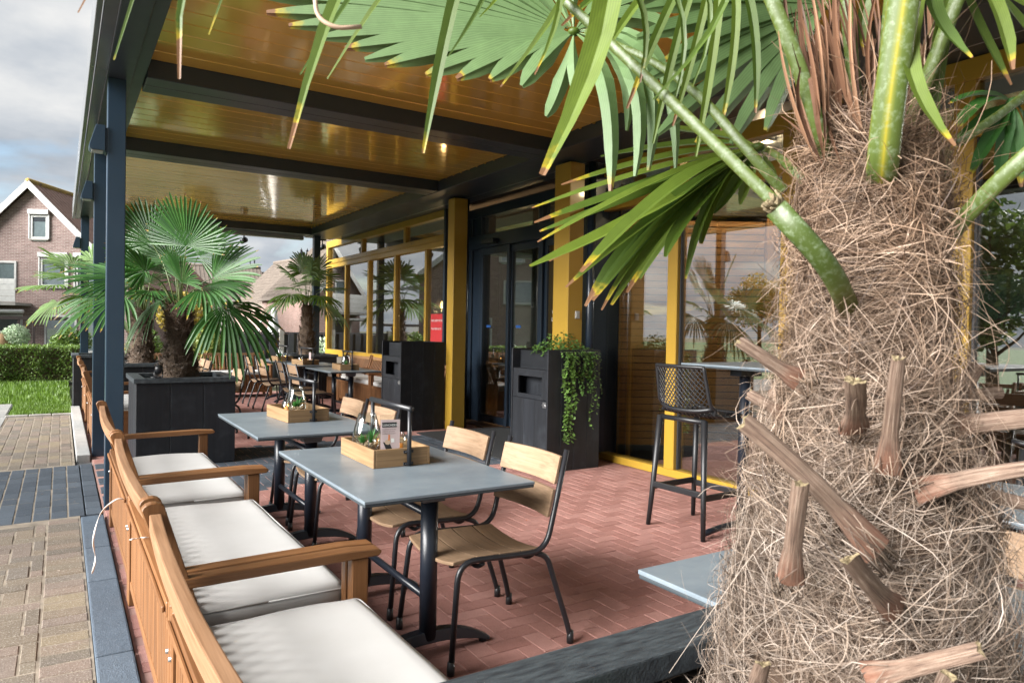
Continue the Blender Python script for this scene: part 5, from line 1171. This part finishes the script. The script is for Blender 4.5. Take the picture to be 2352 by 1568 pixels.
for tx, ty, td, bx_, by_, bd, wt, wb in ((1705, 968, .72, 2015, 1270, .735, 24, 26), (1838, 1106, .70, 1812, 1335, .755, 21, 23), (1950, 1280, .66, 2055, 1400, .74, 24, 24), (1697, 784, .80, 1835, 875, .80, 15, 19),
    (1962, 872, .70, 1958, 985, .775, 26, 24), (2064, 822, .70, 2038, 1085, .765, 17, 22), (2246, 838, .86, 2150, 985, .86, 18, 22), (2298, 903, .95, 2170, 915, .93, 15, 17), (2420, 955, .78, 2150, 985, .82, 24, 26),
    (2400, 1070, .70, 2100, 1130, .77, 18, 22), (2390, 1165, .80, 2200, 1120, .85, 15, 18), (2252, 1492, .63, 1990, 1556, .70, 22, 26), (1752, 1520, .74, 1730, 1640, .80, 20, 24),
    (2180, 1548, .62, 2120, 1700, .70, 22, 26), (1720, 905, .92, 1800, 950, .90, 14, 16), (1770, 900, .95, 1840, 960, .90, 14, 16), (2290, 1210, .86, 2200, 1290, .86, 14, 16)):
    stub(fa(tx, ty, td), fa(bx_, by_, bd), wb * bd / 1630 * 1.05, wt * td / 1630 * 1.05)
# green stalk cut short
m = MB(); P = bez([fa(1960, 730, .84), fa(1905, 610, .765), fa(1782, 478, .76)], .05, 6); m.tube(P, [.0118 + .0006 * i / len(P) for i in range(len(P))], 12, flat=.5, up=loc(EYE) - P[-1], ring=[.75 - .75 * min(1, i / 4) for i in range(len(P))]); g_ = m.build('petiole', 'petiole', fp)
m = MB()
for i in range(40):
    a = R1.random() * 6.28; p = P[-1] + (RIGHT * math.cos(a) + UP * math.sin(a)) * R1.random() * .011; d = (RIGHT * -.7 + UP * .6 + Vector((R1.uniform(-.6, .6), R1.uniform(-.6, .6), R1.uniform(-.6, .6)))).normalized() * R1.uniform(.006, .016); m.tube([p, p + d * .6, p + d], [.0024, .002, .001], 5)
m.build('cut_face', 'stub_cut', g_, raw=True)
# green petioles
def pet(pts, w0, w1, fl=.5, yel=0, pk=.68):
    m = MB(); P = bez([fa(*p) for p in pts], .3, 8); k = len(P); n = 12; ring = []
    m.tube(P, [(w0 + (w1 - w0) * i / (k - 1)) * pk for i in range(k)], n, flat=fl, up=loc(EYE) - P[0], ring=[.3 + .2 * R1.random() for i in range(k)])
    L = m.at['seg']
    for i in range(k):
        for j in range(n):
            L[i * n + j] = (.98 if (yel and j == 0) else .12 + .35 * abs(math.sin(j * 6.2832 / n))) if not (j in (3, 9)) else .80
    m.build('petiole', 'petiole', fp)
pet([(1850, 540, .90), (1815, 500, .84), (1560, 250, .90), (1292, -5, .98), (1120, -150, 1.02)], .0125, .0085); pet([(1800, 440, .97), (1560, 165, 1.12), (1345, 72, 1.26)], .0115, .0080)
pet([(1915, 400, .90), (1895, 335, .84), (1835, 150, .82), (1765, -20, .82), (1700, -170, .83)], .0135, .0120); pet([(2020, 470, .87), (2025, 400, .80), (2040, 250, .77), (2078, -10, .74), (2110, -200, .72)], .0200, .0185, .45, 1, .84)
pet([(2120, 600, .93), (2165, 560, .86), (2250, 460, .80), (2365, 350, .76), (2500, 250, .74)], .0150, .0135); pet([(1960, 320, .93), (1955, 150, .95), (1945, -30, .97)], .008, .0075); pet([(2200, 330, .95), (2330, 240, .98), (2420, 160, 1.0)], .009, .008)
pet([(1850, 420, 1.0), (1780, 350, 1.15), (1742, 338, 1.32)], .010, .007)
# blades: (mid x, mid y, tip x, tip y, width px)
CAMW = -FWD
def blade(hub, segs, nrm, mat='palm_leaf_light', tb=(.80, .97), split=.42, fold=.35):
    m = MB(); hx, hy, hd = hub
    for s_ in segs:
        mx_, my_, tx, ty, w_ = s_[:5]; dm = s_[5] if len(s_) > 5 else hd; dt = s_[6] if len(s_) > 6 else dm
        strip(m, fa(hx, hy, hd), fa(mx_, my_, dm), fa(tx, ty, dt), w_ * dm / 1630 / 2, nrm, R1.random(), 11, split, R1.uniform(*tb), fold)
    m.lathe([(.001, -.008), (.009, -.005), (.012, 0), (.009, .005), (.001, .008)], 10, fa(hx, hy, hd), seg=.3)
    return m.build('fan_leaf', mat, fp, raw=True)
def rad(hx, hy, tips, w_, d0, d1, sag=0):
    out_ = []
    for tx, ty in tips: out_.append(((hx + tx) / 2 + 0, (hy + ty) / 2 - sag, tx, ty, w_, (d0 + d1) / 2, d1))
    return out_
H1 = (1318, 74, 1.27)
tips = [(760, -330), (700, -280), (640, -220), (600, -160), (575, -105), (562, -55), (580, -12), (612, 30), (663, 60), (730, 88), (792, 112), (838, 138), (884, 151), (978, 173), (1049, 182), (1125, 184), (1199, 198)]
sg = rad(H1[0], H1[1], tips, 54, 1.27, 1.22, 8)
sg += [(1290, 190, 1255, 268, 40, 1.24, 1.22), (1318, 150, 1325, 218, 32, 1.24, 1.22), (1390, 190, 1403, 439, 44, 1.2, 1.15), (1425, 150, 1440, 300, 34, 1.25, 1.2), (1450, 170, 1459, 405, 40, 1.2, 1.15), (1478, 140, 1490, 392, 40, 1.22, 1.18), (1500, 120, 1552, 386, 36, 1.22, 1.2), (1450, 40, 1560, 90, 50, 1.3, 1.3), (1460, 0, 1620, -20, 55, 1.32, 1.34), (1420, -40, 1560, -160, 55, 1.32, 1.34), (1330, -120, 1390, -300, 60, 1.3, 1.3), (1240, -130, 1200, -330, 60, 1.3, 1.3), (1160, -120, 1010, -340, 60, 1.3, 1.28), (1100, -90, 880, -350, 60, 1.3, 1.26)]
blade(H1, sg, FWD * .85 + UP * .5, split=.45, fold=.55)
H2 = (1742, 338, 1.34)
blade(H2, [(1520, 385, 1222, 478, 30, 1.3, 1.25), (1500, 420, 1228, 512, 42, 1.28, 1.22), (1520, 430, 1240, 532, 40, 1.3, 1.25), (1480, 490, 1218, 612, 46, 1.2, 1.1), (1520, 480, 1345, 703, 36, 1.22, 1.18), (1560, 470, 1362, 690, 36, 1.25, 1.2), (1580, 460, 1405, 700, 34, 1.26, 1.2), (1600, 450, 1440, 672, 34, 1.28, 1.24), (1620, 430, 1470, 640, 30, 1.3, 1.28), (1600, 470, 1528, 590, 36, 1.26, 1.2), (1650, 430, 1610, 560, 40, 1.3, 1.28), (1690, 420, 1640, 490, 36, 1.32, 1.3), (1720, 400, 1700, 470, 30, 1.33, 1.32), (1560, 355, 1290, 425, 36, 1.34, 1.3), (1600, 330, 1380, 360, 40, 1.36, 1.36), (1640, 310, 1470, 290, 44, 1.38, 1.4), (1770, 400, 1790, 480, 30, 1.34, 1.34), (1540, 400, 1235, 556, 26, 1.27, 1.2), (1530, 455, 1262, 600, 24, 1.24, 1.15), (1500, 500, 1300, 660, 26, 1.2, 1.14), (1545, 485, 1382, 712, 22, 1.24, 1.2), (1570, 440, 1420, 560, 24, 1.3, 1.26), (1640, 440, 1575, 640, 24, 1.28, 1.25)], UP * .8 - FWD * .5, 'palm_leaf_light', (.86, 1.0))
blade((1742, 338, 1.2), [(1560, 420, 1335, 625, 52, 1.12, 1.02)], UP * .8 - FWD * .3, 'palm_leaf_light', (.93, .97))
H3 = (1900, 12, 1.22)
t3 = [(1463, 87), (1529, 138), (1480, 185), (1511, 234), (1511, 309), (1600, 330), (1480, 20), (1470, -50), (1500, -120), (1560, -200), (1650, -260), (1680, 330), (1760, 300)]
blade(H3, rad(H3[0], H3[1], t3, 54, 1.22, 1.15, 14), FWD * .8 + UP * .5, split=.45, fold=.55)
H4 = (1120, -150, 1.02)
blade(H4, [(620, -330, 262, 138, 20, .84, .74), (640, -300, 412, 182, 29, .72, .60), (760, -270, 480, 80, 18, .85, .80), (905, -220, 664, 342, 41, .85, .78), (960, -170, 690, 172, 20, .9, .82), (1000, -150, 752, 182, 20, .92, .9), (1060, -60, 972, 352, 36, 1.0, .98), (1130, -50, 1030, 130, 16, 1.0, .98), (1180, -80, 1102, 40, 15, .98, .92), (1280, -70, 1228, 172, 17, .95, .90), (1390, -100, 1246, 402, 78, .90, .84), (1330, -120, 1150, 200, 24, .97, .95), (1420, -70, 1470, 190, 20, .95, .92), (1500, -80, 1545, 250, 17, .94, .92), (1560, -100, 1590, 200, 16, .95, .93), (1640, -120, 1500, 230, 22, .92, .90), (700, -420, 100, -60, 26, .8, .7), (640, -380, 180, 30, 22, .82, .72)], -FWD * .6 + UP * .6, 'palm_leaf_light', (.83, .97), .35)
H7 = (1640, -140, 1.12)
blade(H7, [(1560, -30, 1440, 250, 26, 1.1, 1.06), (1580, 0, 1500, 330, 24, 1.1, 1.05), (1620, 10, 1545, 290, 22, 1.1, 1.06), (1650, 10, 1598, 360, 26, 1.1, 1.05), (1690, 0, 1655, 300, 24, 1.1, 1.06), (1520, -60, 1370, 150, 26, 1.12, 1.08), (1480, -90, 1290, 60, 28, 1.12, 1.1), (1720, 0, 1735, 260, 26, 1.1, 1.06), (1760, -40, 1830, 200, 26, 1.12, 1.1)], -FWD * .7 + UP * .4, 'palm_leaf_light', (.84, 1.0), .35)
H5 = (2180, -120, .80)
blade(H5, [(2140, 0, 2231, 133, 46, .78, .74), (2085, 100, 2192, 336, 50, .76, .72), (2150, 150, 2118, 376, 44, .84, .86), (2275, -10, 2325, 160, 48, .8, .78), (2230, 20, 2322, 196, 36, .84, .84), (2300, 0, 2400, 120, 40, .9, .9), (2240, -60, 2400, 40, 44, .84, .84), (2060, -10, 2085, 60, 50, .86, .86), (2330, -80, 2480, 60, 44, .8, .78), (2010, -40, 1985, 130, 34, .92, .92)], -FWD * .7 + UP * .4, 'palm_leaf_light', (.88, 1.0), .35)
H6 = (2330, 235, 1.05)
blade(H6, [(2260, 235, 2195, 300, 46, 1.05, 1.04), (2270, 270, 2185, 345, 46, 1.05, 1.03), (2290, 290, 2230, 400, 40, 1.05, 1.02), (2310, 300, 2290, 430, 36, 1.05, 1.02), (2330, 300, 2345, 430, 36, 1.05, 1.02), (2260, 215, 2180, 240, 40, 1.06, 1.06), (2360, 290, 2400, 420, 36, 1.05, 1.02)], -FWD * .3 + UP * .8, 'palm_leaf', (.9, 1.0))
# leaves above and behind the picture
for az, el, Lp in ((-35, 62, .42), (-85, 58, .45), (15, 70, .5), (-135, 66, .42), (75, 76, .55)):
    a, e2 = R_(az), R_(el); d = Vector((math.cos(a) * math.cos(e2), math.sin(a) * math.cos(e2), math.sin(e2))); hub = Vector((0, 0, ZT - .02)) + d * Lp; m = MB(); fan(m, hub, (d + Vector((0, 0, -.2))).normalized(), Vector((-d.x, -d.y, .6)), .45, 30, R_(200), .06, R1); m.build('fan_leaf', 'palm_leaf_light', fp, raw=True)
    m = MB(); petiole(m, [(0, 0, ZT - .12), hub * .5 + Vector((0, 0, ZT * .5 + .03)), hub], .010, .006, R1, n=8); m.build('petiole', 'petiole', fp)
# dry tendril
m = MB(); m.tube(bez([fa(722, -20, .62), fa(728, 40, .62), fa(770, 66, .62), fa(830, 62, .63)], .2, 6), .0020, 7, seg=.98); m.build('dry_tendril', 'fibre', fp)
# fibre litter in the foreground planter
n = 900; P0 = np.stack([rng.uniform(-.38, .38, n), rng.uniform(-.38, .38, n), rng.uniform(-.002, .02, n)], 1); an = rng.uniform(0, 6.28, n); s = np.linspace(0, 1, 6)[None, :]; ln = rng.uniform(.04, .13, n)
P = P0[:, None, :] + np.stack([np.cos(an)[:, None] * s * ln[:, None], np.sin(an)[:, None] * s * ln[:, None], np.sin(s * 3) * .012 * rng.random((n, 1))], 2)
o = obj('fibre_litter', ribbons('fibre_litter', P, rng.uniform(.0008, .002, n), rng.random(n)), 'fibre', fp, (0, 0, .0)); tag(o, kind='stuff')
n = 500; o = obj('moss', leaf_cloud('moss', np.stack([rng.normal(-.18, .05, n), rng.normal(.26, .03, n), rng.uniform(0, .02, n)], 1), np.full(n, .009), rng.random(n)), 'plastic_green', fp); tag(o, kind='stuff')

# ---------------------------------------------------------------- hedges, shrubs, trees
def hedge(name, lab, x0, x1, y0, y1, z1, n, mat, size, cat='hedge', rough=.05):
    t_ = thing(name, lab, cat, ((x0 + x1) / 2, (y0 + y1) / 2, 0)); hx, hy = (x1 - x0) / 2, (y1 - y0) / 2
    P = np.stack([rng.uniform(-hx, hx, n), rng.uniform(-hy, hy, n), rng.uniform(.02, z1, n)], 1)
    f = rng.random(n); P[f < .55, 1] = -hy + np.abs(rng.normal(0, rough, (f < .55).sum())) - .02; k = (f >= .55) & (f < .85); P[k, 2] = z1 + rng.normal(0, rough * .5, k.sum()) - .01
    P[:, 1] += .03 * np.sin(P[:, 0] * 9) + .02 * np.sin(P[:, 2] * 17 + P[:, 0] * 5)
    o = obj('foliage', leaf_cloud('foliage', P, np.full(n, size), rng.random(n), .5, .1), mat, t_)
    m = MB(); m.box((0, .03, z1 * .48), (2 * hx - .06, 2 * hy - .10, z1 * .93)); m.build('branches', 'trunk_bark', t_)
hedge('clipped_hedge', 'long clipped green hedge behind the lawn', -5.2, .42, 19.55, 20.35, .80, 17000, 'hedge_leaf', .030)
def blob_shrub(name, lab, c, blobs, n, size, mat, cat='shrub', stem=True):
    t_ = thing(name, lab, cat, c); Pn = []
    for (x, y, z, r, rz) in blobs:
        k = int(n * r / sum(b[3] for b in blobs)); d = rng.normal(size=(k, 3)); d /= np.linalg.norm(d, axis=1, keepdims=True); q = (rng.random(k) ** .35)[:, None]; Pn.append(np.array([[x, y, z]]) + d * q * np.array([[r, r, rz]]))
    P = np.concatenate(Pn); obj('foliage', leaf_cloud('foliage', P, np.full(len(P), size), rng.random(len(P)), .55, .2), mat, t_)
    m = MB()
    for (x, y, z, r, rz) in blobs: m.tube([(x * .2, y * .2, 0), (x * .6, y * .6, z * .6), (x, y, z)], [.02, .014, .008], 6)
    m.build('stem', 'trunk_bark', t_); return t_
q = at(37, 778, 18.6); blob_shrub('variegated_shrub', 'round white-leaved shrub behind the hedge', (q.x, q.y, 0), [(0, 0, 1.0, .33, .30)], 1500, .035, 'white_leaf')
q = at(158, 775, 18.3); blob_shrub('garden_shrub', 'dark green shrub behind the hedge beside the far post', (q.x, q.y, 0), [(0, 0, .95, .26, .33), (.3, .1, .9, .25, .3), (-.22, 0, .85, .2, .25)], 1800, .04, 'hedge_leaf')
blob_shrub('weeping_shrub', 'pale yellow-green weeping shrub left of the grey fence', (2.62, 16.9, 0), [(0, 0, .55, .42, .62), (.15, 0, .9, .32, .4), (-.25, .1, .45, .3, .5)], 6500, .030, 'hedge_pale')
blob_shrub('garden_shrub', 'mid green shrub seen between the palm trunks', (1.55, 17.2, 0), [(0, 0, .7, .38, .6), (.3, .1, .45, .3, .4)], 3000, .045, 'hedge_leaf')
blob_shrub('garden_shrub', 'golden leaved shrub behind the palm crown', (3.6, 27, 0), [(0, 0, 1.7, .9, .8), (.5, 0, 1.2, .7, .8)], 2600, .075, 'tree_gold')
blob_shrub('garden_shrub', 'variegated shrub under the window end by the fence', (5.35, 16.4, 0), [(0, 0, .75, .35, .45), (.2, .1, .5, .3, .4)], 1500, .045, 'white_leaf')
def tree(lab, x, y, h, r, n, mat, size, seed, cat='tree', z0=.35):
    R3 = random.Random(seed); t_ = thing('broadleaf_tree', lab, cat, (x, y, -.09), group='trees across the street')
    m = MB(); m.tube([(0, 0, 0), (.05, .03, h * .3), (.0, .08, h * .62)], [h * .03, h * .022, h * .008], 10)
    B = []
    for k in range(15):
        a = k * 2.4; el = R3.uniform(.15, 1.2); rr = r * R3.uniform(.45, .85); c = Vector((math.cos(a) * math.cos(el) * rr, math.sin(a) * math.cos(el) * rr, h * z0 + h * (1 - z0) * (.12 + .75 * k / 15))); B.append(c); m.tube([(0, 0, h * (.2 + .3 * k / 15)), c * .5 + Vector((0, 0, h * .1)), c], [h * .010, h * .006, h * .002], 6)
    m.build('trunk', 'trunk_bark', t_); Ps = []
    for c in B: k = n // 15; d = rng.normal(size=(k, 3)); d /= np.linalg.norm(d, axis=1, keepdims=True); Ps.append(np.array(c)[None] + d * (rng.random(k) ** .45)[:, None] * np.array([[r * .42, r * .42, r * .34]]))
    P = np.concatenate(Ps); obj('crown', leaf_cloud('crown', P, np.full(len(P), size), rng.random(len(P)), .6, .3), mat, t_)
tree('golden tree left of the path, outside the view', -38, 38, 6.5, 2.6, 5000, 'tree_gold', .10, 1); tree('green tree across the lawn, outside the view', -44, 37, 7.5, 3.4, 6000, 'tree_leaf', .11, 2)
tree('green tree beside the side street, outside the view', -50, 35, 7, 3.2, 5000, 'tree_leaf', .11, 3); tree('dense tree near the camera side of the path', -6.6, 7.2, 4.6, 1.5, 5200, 'tree_leaf', .085, 4, z0=.28); tree('green tree behind the camera by the street', -44, 26, 7.5, 3.2, 5000, 'tree_leaf', .11, 5)
# lawn on the street side
m = MB(); m.span(-90, -7.05, -12, 75, -.3, -.03); o = m.build('street_lawn', 'grass_ground'); struct(o, 'wide lawn left of the path, outside the view', 'lawn')
m = MB(); m.span(-34, -29, -12, 30, -.3, -.02); o = m.build('road', 'paver_grey'); struct(o, 'grey side street beyond the wide lawn', 'road')

# ---------------------------------------------------------------- houses
def house(lab, x, y, rz, W, D, ze, zr, brick, roof, wins, front_only=True, group='brick houses around the terrace', lich=False, ridge_x=False):
    """gable towards local -Y (or eaves towards -Y when ridge_x)"""
    t_ = thing('brick_house', lab, 'house', (x, y, -.09), rz, group); hw = W / 2; ov = .28
    m = MB()
    if not ridge_x: m.prism([(-hw, 0), (hw, 0), (hw, ze), (0, zr - .12), (-hw, ze)], 1, 0, D)
    else: m.prism([(0, 0), (D, 0), (D, ze), (D / 2, zr - .12), (0, ze)], 0, -hw, hw)
    m.build('wall', brick, t_)
    # roof planes with tile courses as stepped slabs
    L = math.hypot(hw if not ridge_x else D / 2, zr - ze); half = hw if not ridge_x else D / 2; sl = math.atan2(zr - ze, half); nr = int(L / .34)
    for s_ in (-1, 1):
        m = MB(); span_ = (D if not ridge_x else W) + 2 * ov
        for k in range(-1, nr):
            c0 = (k) * (L / nr); c1 = c0 + L / nr + .05; mid_ = (c0 + c1) / 2; hx_ = half - mid_ * math.cos(sl); z_ = ze + mid_ * math.sin(sl) + .055; wv = c1 - c0
            rot = Euler((0, s_ * (sl + .035), 0)).to_matrix() if not ridge_x else Euler((-s_ * (sl + .035) * -1 if 0 else s_ * (-(sl + .035)) * 1, 0, 0)).to_matrix()
            if not ridge_x: m.box((s_ * hx_, D / 2, z_), (wv, span_, .035), rot)
            else: m.box((0, D / 2 + s_ * hx_, z_), (span_, wv, .035), rot)
        if not ridge_x:
            nn = int(span_ / .30)
            for k in range(nn):
                yy = -ov + (k + .5) * span_ / nn; c_ = L / 2; m.box((s_ * (half - c_ * math.cos(sl)), yy, ze + c_ * math.sin(sl) + .085), (L + .2, .07, .035), Euler((0, s_ * sl, 0)).to_matrix())
        else:
            nn = int(span_ / .30)
            for k in range(nn):
                xx = -span_ / 2 + (k + .5) * span_ / nn; c_ = L / 2; m.box((xx, D / 2 + s_ * (half - c_ * math.cos(sl)), ze + c_ * math.sin(sl) + .085), (.07, L + .2, .035), Euler((-s_ * sl, 0, 0)).to_matrix())
        rf = m.build('roof', roof, t_)
        # barge boards / gutter
        m = MB(); a = half + .25
        if not ridge_x:
            m.box((s_ * half / 2, -ov - .02, (ze + zr) / 2 - .02), (L + .08, .05 - .012 * (s_ > 0), .26), Euler((0, s_ * sl, 0)).to_matrix()); m.build('barge_board', 'white_frame', t_)
        else: m.box((0, D / 2 + s_ * (half + .12), ze - .05), (span_, .16, .18)); m.build('gutter', 'white_frame', t_)
    m = MB()
    if not ridge_x: m.tube([(0, -ov, zr + .1), (0, D + ov, zr + .1)], .13, 8)
    else: m.tube([(-hw - ov, D / 2, zr + .1), (hw + ov, D / 2, zr + .1)], .13, 8)
    m.build('ridge', 'lichen' if lich else roof, t_)
    for wn in wins:
        x0, x1, z0, z1 = wn[:4]; kind = wn[4] if len(wn) > 4 else 'w'
        if kind == 'blind': bx('shutter', x0, x1, -.07, -.01, z0, z1, 'white', t_, .01); bx('shutter_box', x0 - .05, x1 + .05, -.14, -.005, z1 + .003, z1 + .2, 'white_frame', t_, .01); continue
        if kind == 'bal':
            b_ = sub_empty('balcony', t_); bx('slab', x0, x1, -1.1, 0, z0 - .12, z0, 'concrete', b_)
            for k in range(4): bx('railing_board', x0, x1, -1.12, -1.09, z0 + .02 + k * .25, z0 + .26 + k * .25, 'white', b_)
            m = MB(); m.tube([(x0, -.9, z0 - .38), (x1 + .2, -.9, z0 - .38)], .09, 10); m.build('awning_roll', 'white', b_); continue
        wdw = sub_empty('window', t_); tdx = .09
        for a, b2, c, d in ((x0, x1, z1 - tdx, z1), (x0, x1, z0, z0 + tdx), (x0, x0 + tdx, z0 + tdx, z1 - tdx), (x1 - tdx, x1, z0 + tdx, z1 - tdx)): bx('frame', a, b2, -.05, .03, c, d, 'white_frame', wdw, .004)
        bx('pane', x0 + tdx, x1 - tdx, -.012, -.004, z0 + tdx, z1 - tdx, 'house_pane', wdw, 0); bx('sill', x0 - .05, x1 + .05, -.09, .0, z0 - .06, z0 - .002, 'concrete', wdw)
        m = MB(); n = int((x1 - x0) / .06); 
        for k in range(n): m.box((x0 + tdx + (k + .5) * (x1 - x0 - 2 * tdx) / n, .0, (z0 + z1) / 2 - (.0 if kind == 'w' else .2)), (.045, .012, (z1 - z0) - 2 * tdx))
        m.build('curtain', 'curtain', wdw, 0, 2, (0, -.001, 0))
        if kind in ('s',): bx('shutter_box', x0 - .08, x1 + .08, -.16, -.051, z1 + .02, z1 + .24, 'white_frame', wdw, .01); bx('shutter_rail', x0 - .08, x0 - .02, -.08, -.0, z0, z1 + .02, 'white', wdw); bx('shutter_rail', x1 + .02, x1 + .08, -.08, -.0, z0, z1 + .02, 'white', wdw)
    return t_
W1 = [(-.02, .72, 5.1, 6.15, 's'), (.42, 1.55, 3.0, 4.28, 's'), (1.95, 2.9, 3.0, 4.28, 's'), (-1.5, -.62, 2.85, 4.1), (-3.2, -2.0, 2.85, 4.1), (-4.0, .02, 2.25, 3, 'bal'), (-1.6, -.35, .1, 1.75), (-3.4, -1.9, .1, 1.75), (.6, 2.0, .1, 1.75), (2.15, 3.3, .1, 1.75)]
house('brown brick gabled house with white window frames, left behind the hedge', -1.12, 38, R_(-30), 8.4, 10, 3.3, 7.5, 'brick_brown', 'roof_tile', W1, lich=True)
house('brown brick house next in the row, mirrored in the windows', -10.4, 33.4, R_(28), 9, 10, 4.4, 7.9, 'brick_brown', 'roof_tile', [(-3.4, -2.1, 2.9, 4.2, 's'), (-1.2, .4, 2.9, 4.2), (1.6, 3.0, 2.9, 4.2, 's'), (-.6, .6, 5.2, 6.3, 's'), (-3.4, -1.5, .2, 2.1), (1, 3.2, .2, 2.1)], lich=True)
WR = [(-4.6, -3.2, 3.0, 4.5, 'blind'), (-1.7, -.1, 3.0, 4.5), (1.2, 2.8, 3.0, 4.5, 'blind'), (3.6, 4.6, 3.0, 4.5), (-4.4, -2.2, .3, 2.2), (.4, 2.4, .1, 2.3), (3.2, 4.5, .3, 2.2)]
house('terraced brick house mirrored in the sliding door', -26, 55, R_(28), 11, 9, 5.0, 8.4, 'brick_brown', 'roof_tile', WR, ridge_x=True)
house('terraced brick house mirrored in the corner window', -66, 92, R_(36), 12, 9, 3.0, 6.0, 'brick_brown', 'roof_tile', WR[:4], ridge_x=True)
house('brick house with wide white shutter and grey tiled roof beyond the fence', 10.3, 60, R_(-4), 7.6, 9, 3.4, 6.3, 'brick_pink', 'roof_tile_grey', [(-.9, 2.2, .9, 3.0, 'blind'), (-3.4, -2.2, 1.2, 2.6)], ridge_x=True)
house('dark roofed house far behind the grey fence', 17.5, 78, R_(6), 8, 9, 4.2, 7.2, 'brick_pink', 'roof_tile_grey', [(-2, 0, 2, 3.4)], ridge_x=True)
house('pink brick gabled house right of the far post beyond the fence', 16.4, 52, R_(8), 7.2, 9, 3.0, 6.6, 'brick_pink', 'roof_tile_grey', [(-1.8, -.6, 1.0, 2.4)])
house('tall pink brick gabled house behind the end of the window front', 16.6, 38, R_(2), 10.4, 10, 3.2, 8.6, 'brick_pink', 'roof_tile_grey', [(-2.8, -1.4, .4, 2.2), (-.4, 1.2, 3, 4.3), (1.5, 3.5, .4, 2.2)])
for x, y, z, lb in ((15.6, 55, 6.3, 'pair of thin dark flue pipes on the pink brick house'), (17.2, 80, 7.4, 'dark flue pipes on the far dark roof')):
    t_ = thing('flue', lb, 'flue', (x, y, z)); 
    for k in (0, .45): m = MB(); m.tube([(k, 0, -.4), (k, 0, .85)], [.07, .07], 8); m.lathe([(.0, .85), (.12, .85), (.05, .95), (0, 1.1)], 8, (k, 0, 0)); m.build('pipe', 'frame_black', t_)
# grey board fence
fc = thing('board_fence', 'dark grey board fence with concrete posts at the terrace end', 'fence', (2.9, 17.2, 0)); FL = 5.6
for k, x in enumerate((.02, 1.53, 3.02, 4.5)): bx('post', x - .055, x + .055, -.06, .06, 0, 1.30, 'concrete', fc, .006)
mA = MB(); mA.box((0, 0, 0), (.135, .018, 1.13)); mA = mA.mesh('board', .003, 1); R0 = random.Random(2)
for p in range(3):
    x0 = (.08, 1.59, 3.08)[p]; n = 13; st = 1.385 / n
    for k in range(n): obj('board', mA, 'fence_grey', fc, (x0 + (k + .5) * st, (-.02 if k % 2 else .015) - .02, .63 + R0.uniform(-.006, .006)))
    bx('cap_rail', x0 - .02, x0 + 1.40, -.045, .045, 1.20, 1.235, 'fence_grey', fc, .003); bx('rail', x0, x0 + 1.385, .026, .055, .35, .43, 'fence_grey', fc, .003)
bx('concrete_board', 0, 4.5, -.02, .03, 0, .06, 'concrete', fc)
# folded parasol and arm
q = at(628, 740, 21); t_ = thing('folded_parasol', 'folded white parasol behind the grey fence', 'parasol', (q.x, q.y, 0)); m = MB(); R0 = random.Random(1); n = 18; prof_ = [(.0, 2.02), (.05, 1.98), (.12, 1.5), (.19, 1.0), (.22, .75), (.12, .74)]
vs = [(r * (1 + .16 * (k % 2)) * math.cos(6.2832 * k / n), r * (1 + .16 * (k % 2)) * math.sin(6.2832 * k / n), z) for r, z in prof_ for k in range(n)]; m.add(vs, [(i * n + k, i * n + (k + 1) % n, (i + 1) * n + (k + 1) % n, (i + 1) * n + k) for i in range(len(prof_) - 1) for k in range(n)], smooth=True); m.build('canopy', 'white', t_)
m = MB(); m.tube([(0, 0, 0), (0, 0, 2.05)], .025, 8); m.build('pole', 'steel', t_); m = MB(); m.tube([(0, 0, 2.0), (-.35, 0, 1.5), (-.55, 0, .5)], .03, 8); m.build('crane_arm', 'steel', t_); bx('base', -.4, .4, -.4, .4, 0, .08, 'concrete', t_)
# brown garden frame before the house
t_ = thing('garden_rail', 'thin brown metal garden frame before the gabled house', 'garden frame', (-1.6, 25.5, 0)); 
bx('beam', -3, 1.9, -.04, .04, 1.42, 1.52, 'metal_dark', t_)
for x in (-2.4, .55, .92, 1.8): bx('post', x - .035, x + .035, -.03, .03, 0, 1.42, 'metal_dark', t_)
# boulders
for i, (x, r) in enumerate(((2, 22), (-18, 34), (62, 0))):
    if not r: continue
    q = at(x, 790, 18.4); m = MB(); R0 = random.Random(i); n = 10
    vs = []; 
    for j in range(7):
        a = math.pi * j / 6 - math.pi / 2
        for k in range(n): vs.append((.28 * math.cos(a) * math.cos(.6283 * k) * R0.uniform(.8, 1.1), .25 * math.cos(a) * math.sin(.6283 * k) * R0.uniform(.8, 1.1), .55 + .5 * math.sin(a) * R0.uniform(.9, 1.1)))
    m.add(vs, [(j * n + k, j * n + (k + 1) % n, (j + 1) * n + (k + 1) % n, (j + 1) * n + k) for j in range(6) for k in range(n)], smooth=True); o = m.build('boulder', 'crate_x', None, 0, 2, (q.x, q.y, 0)); tag(o, ('sandy boulder at the left edge behind the hedge', 'larger sandy boulder beyond the left edge')[i], 'boulder')
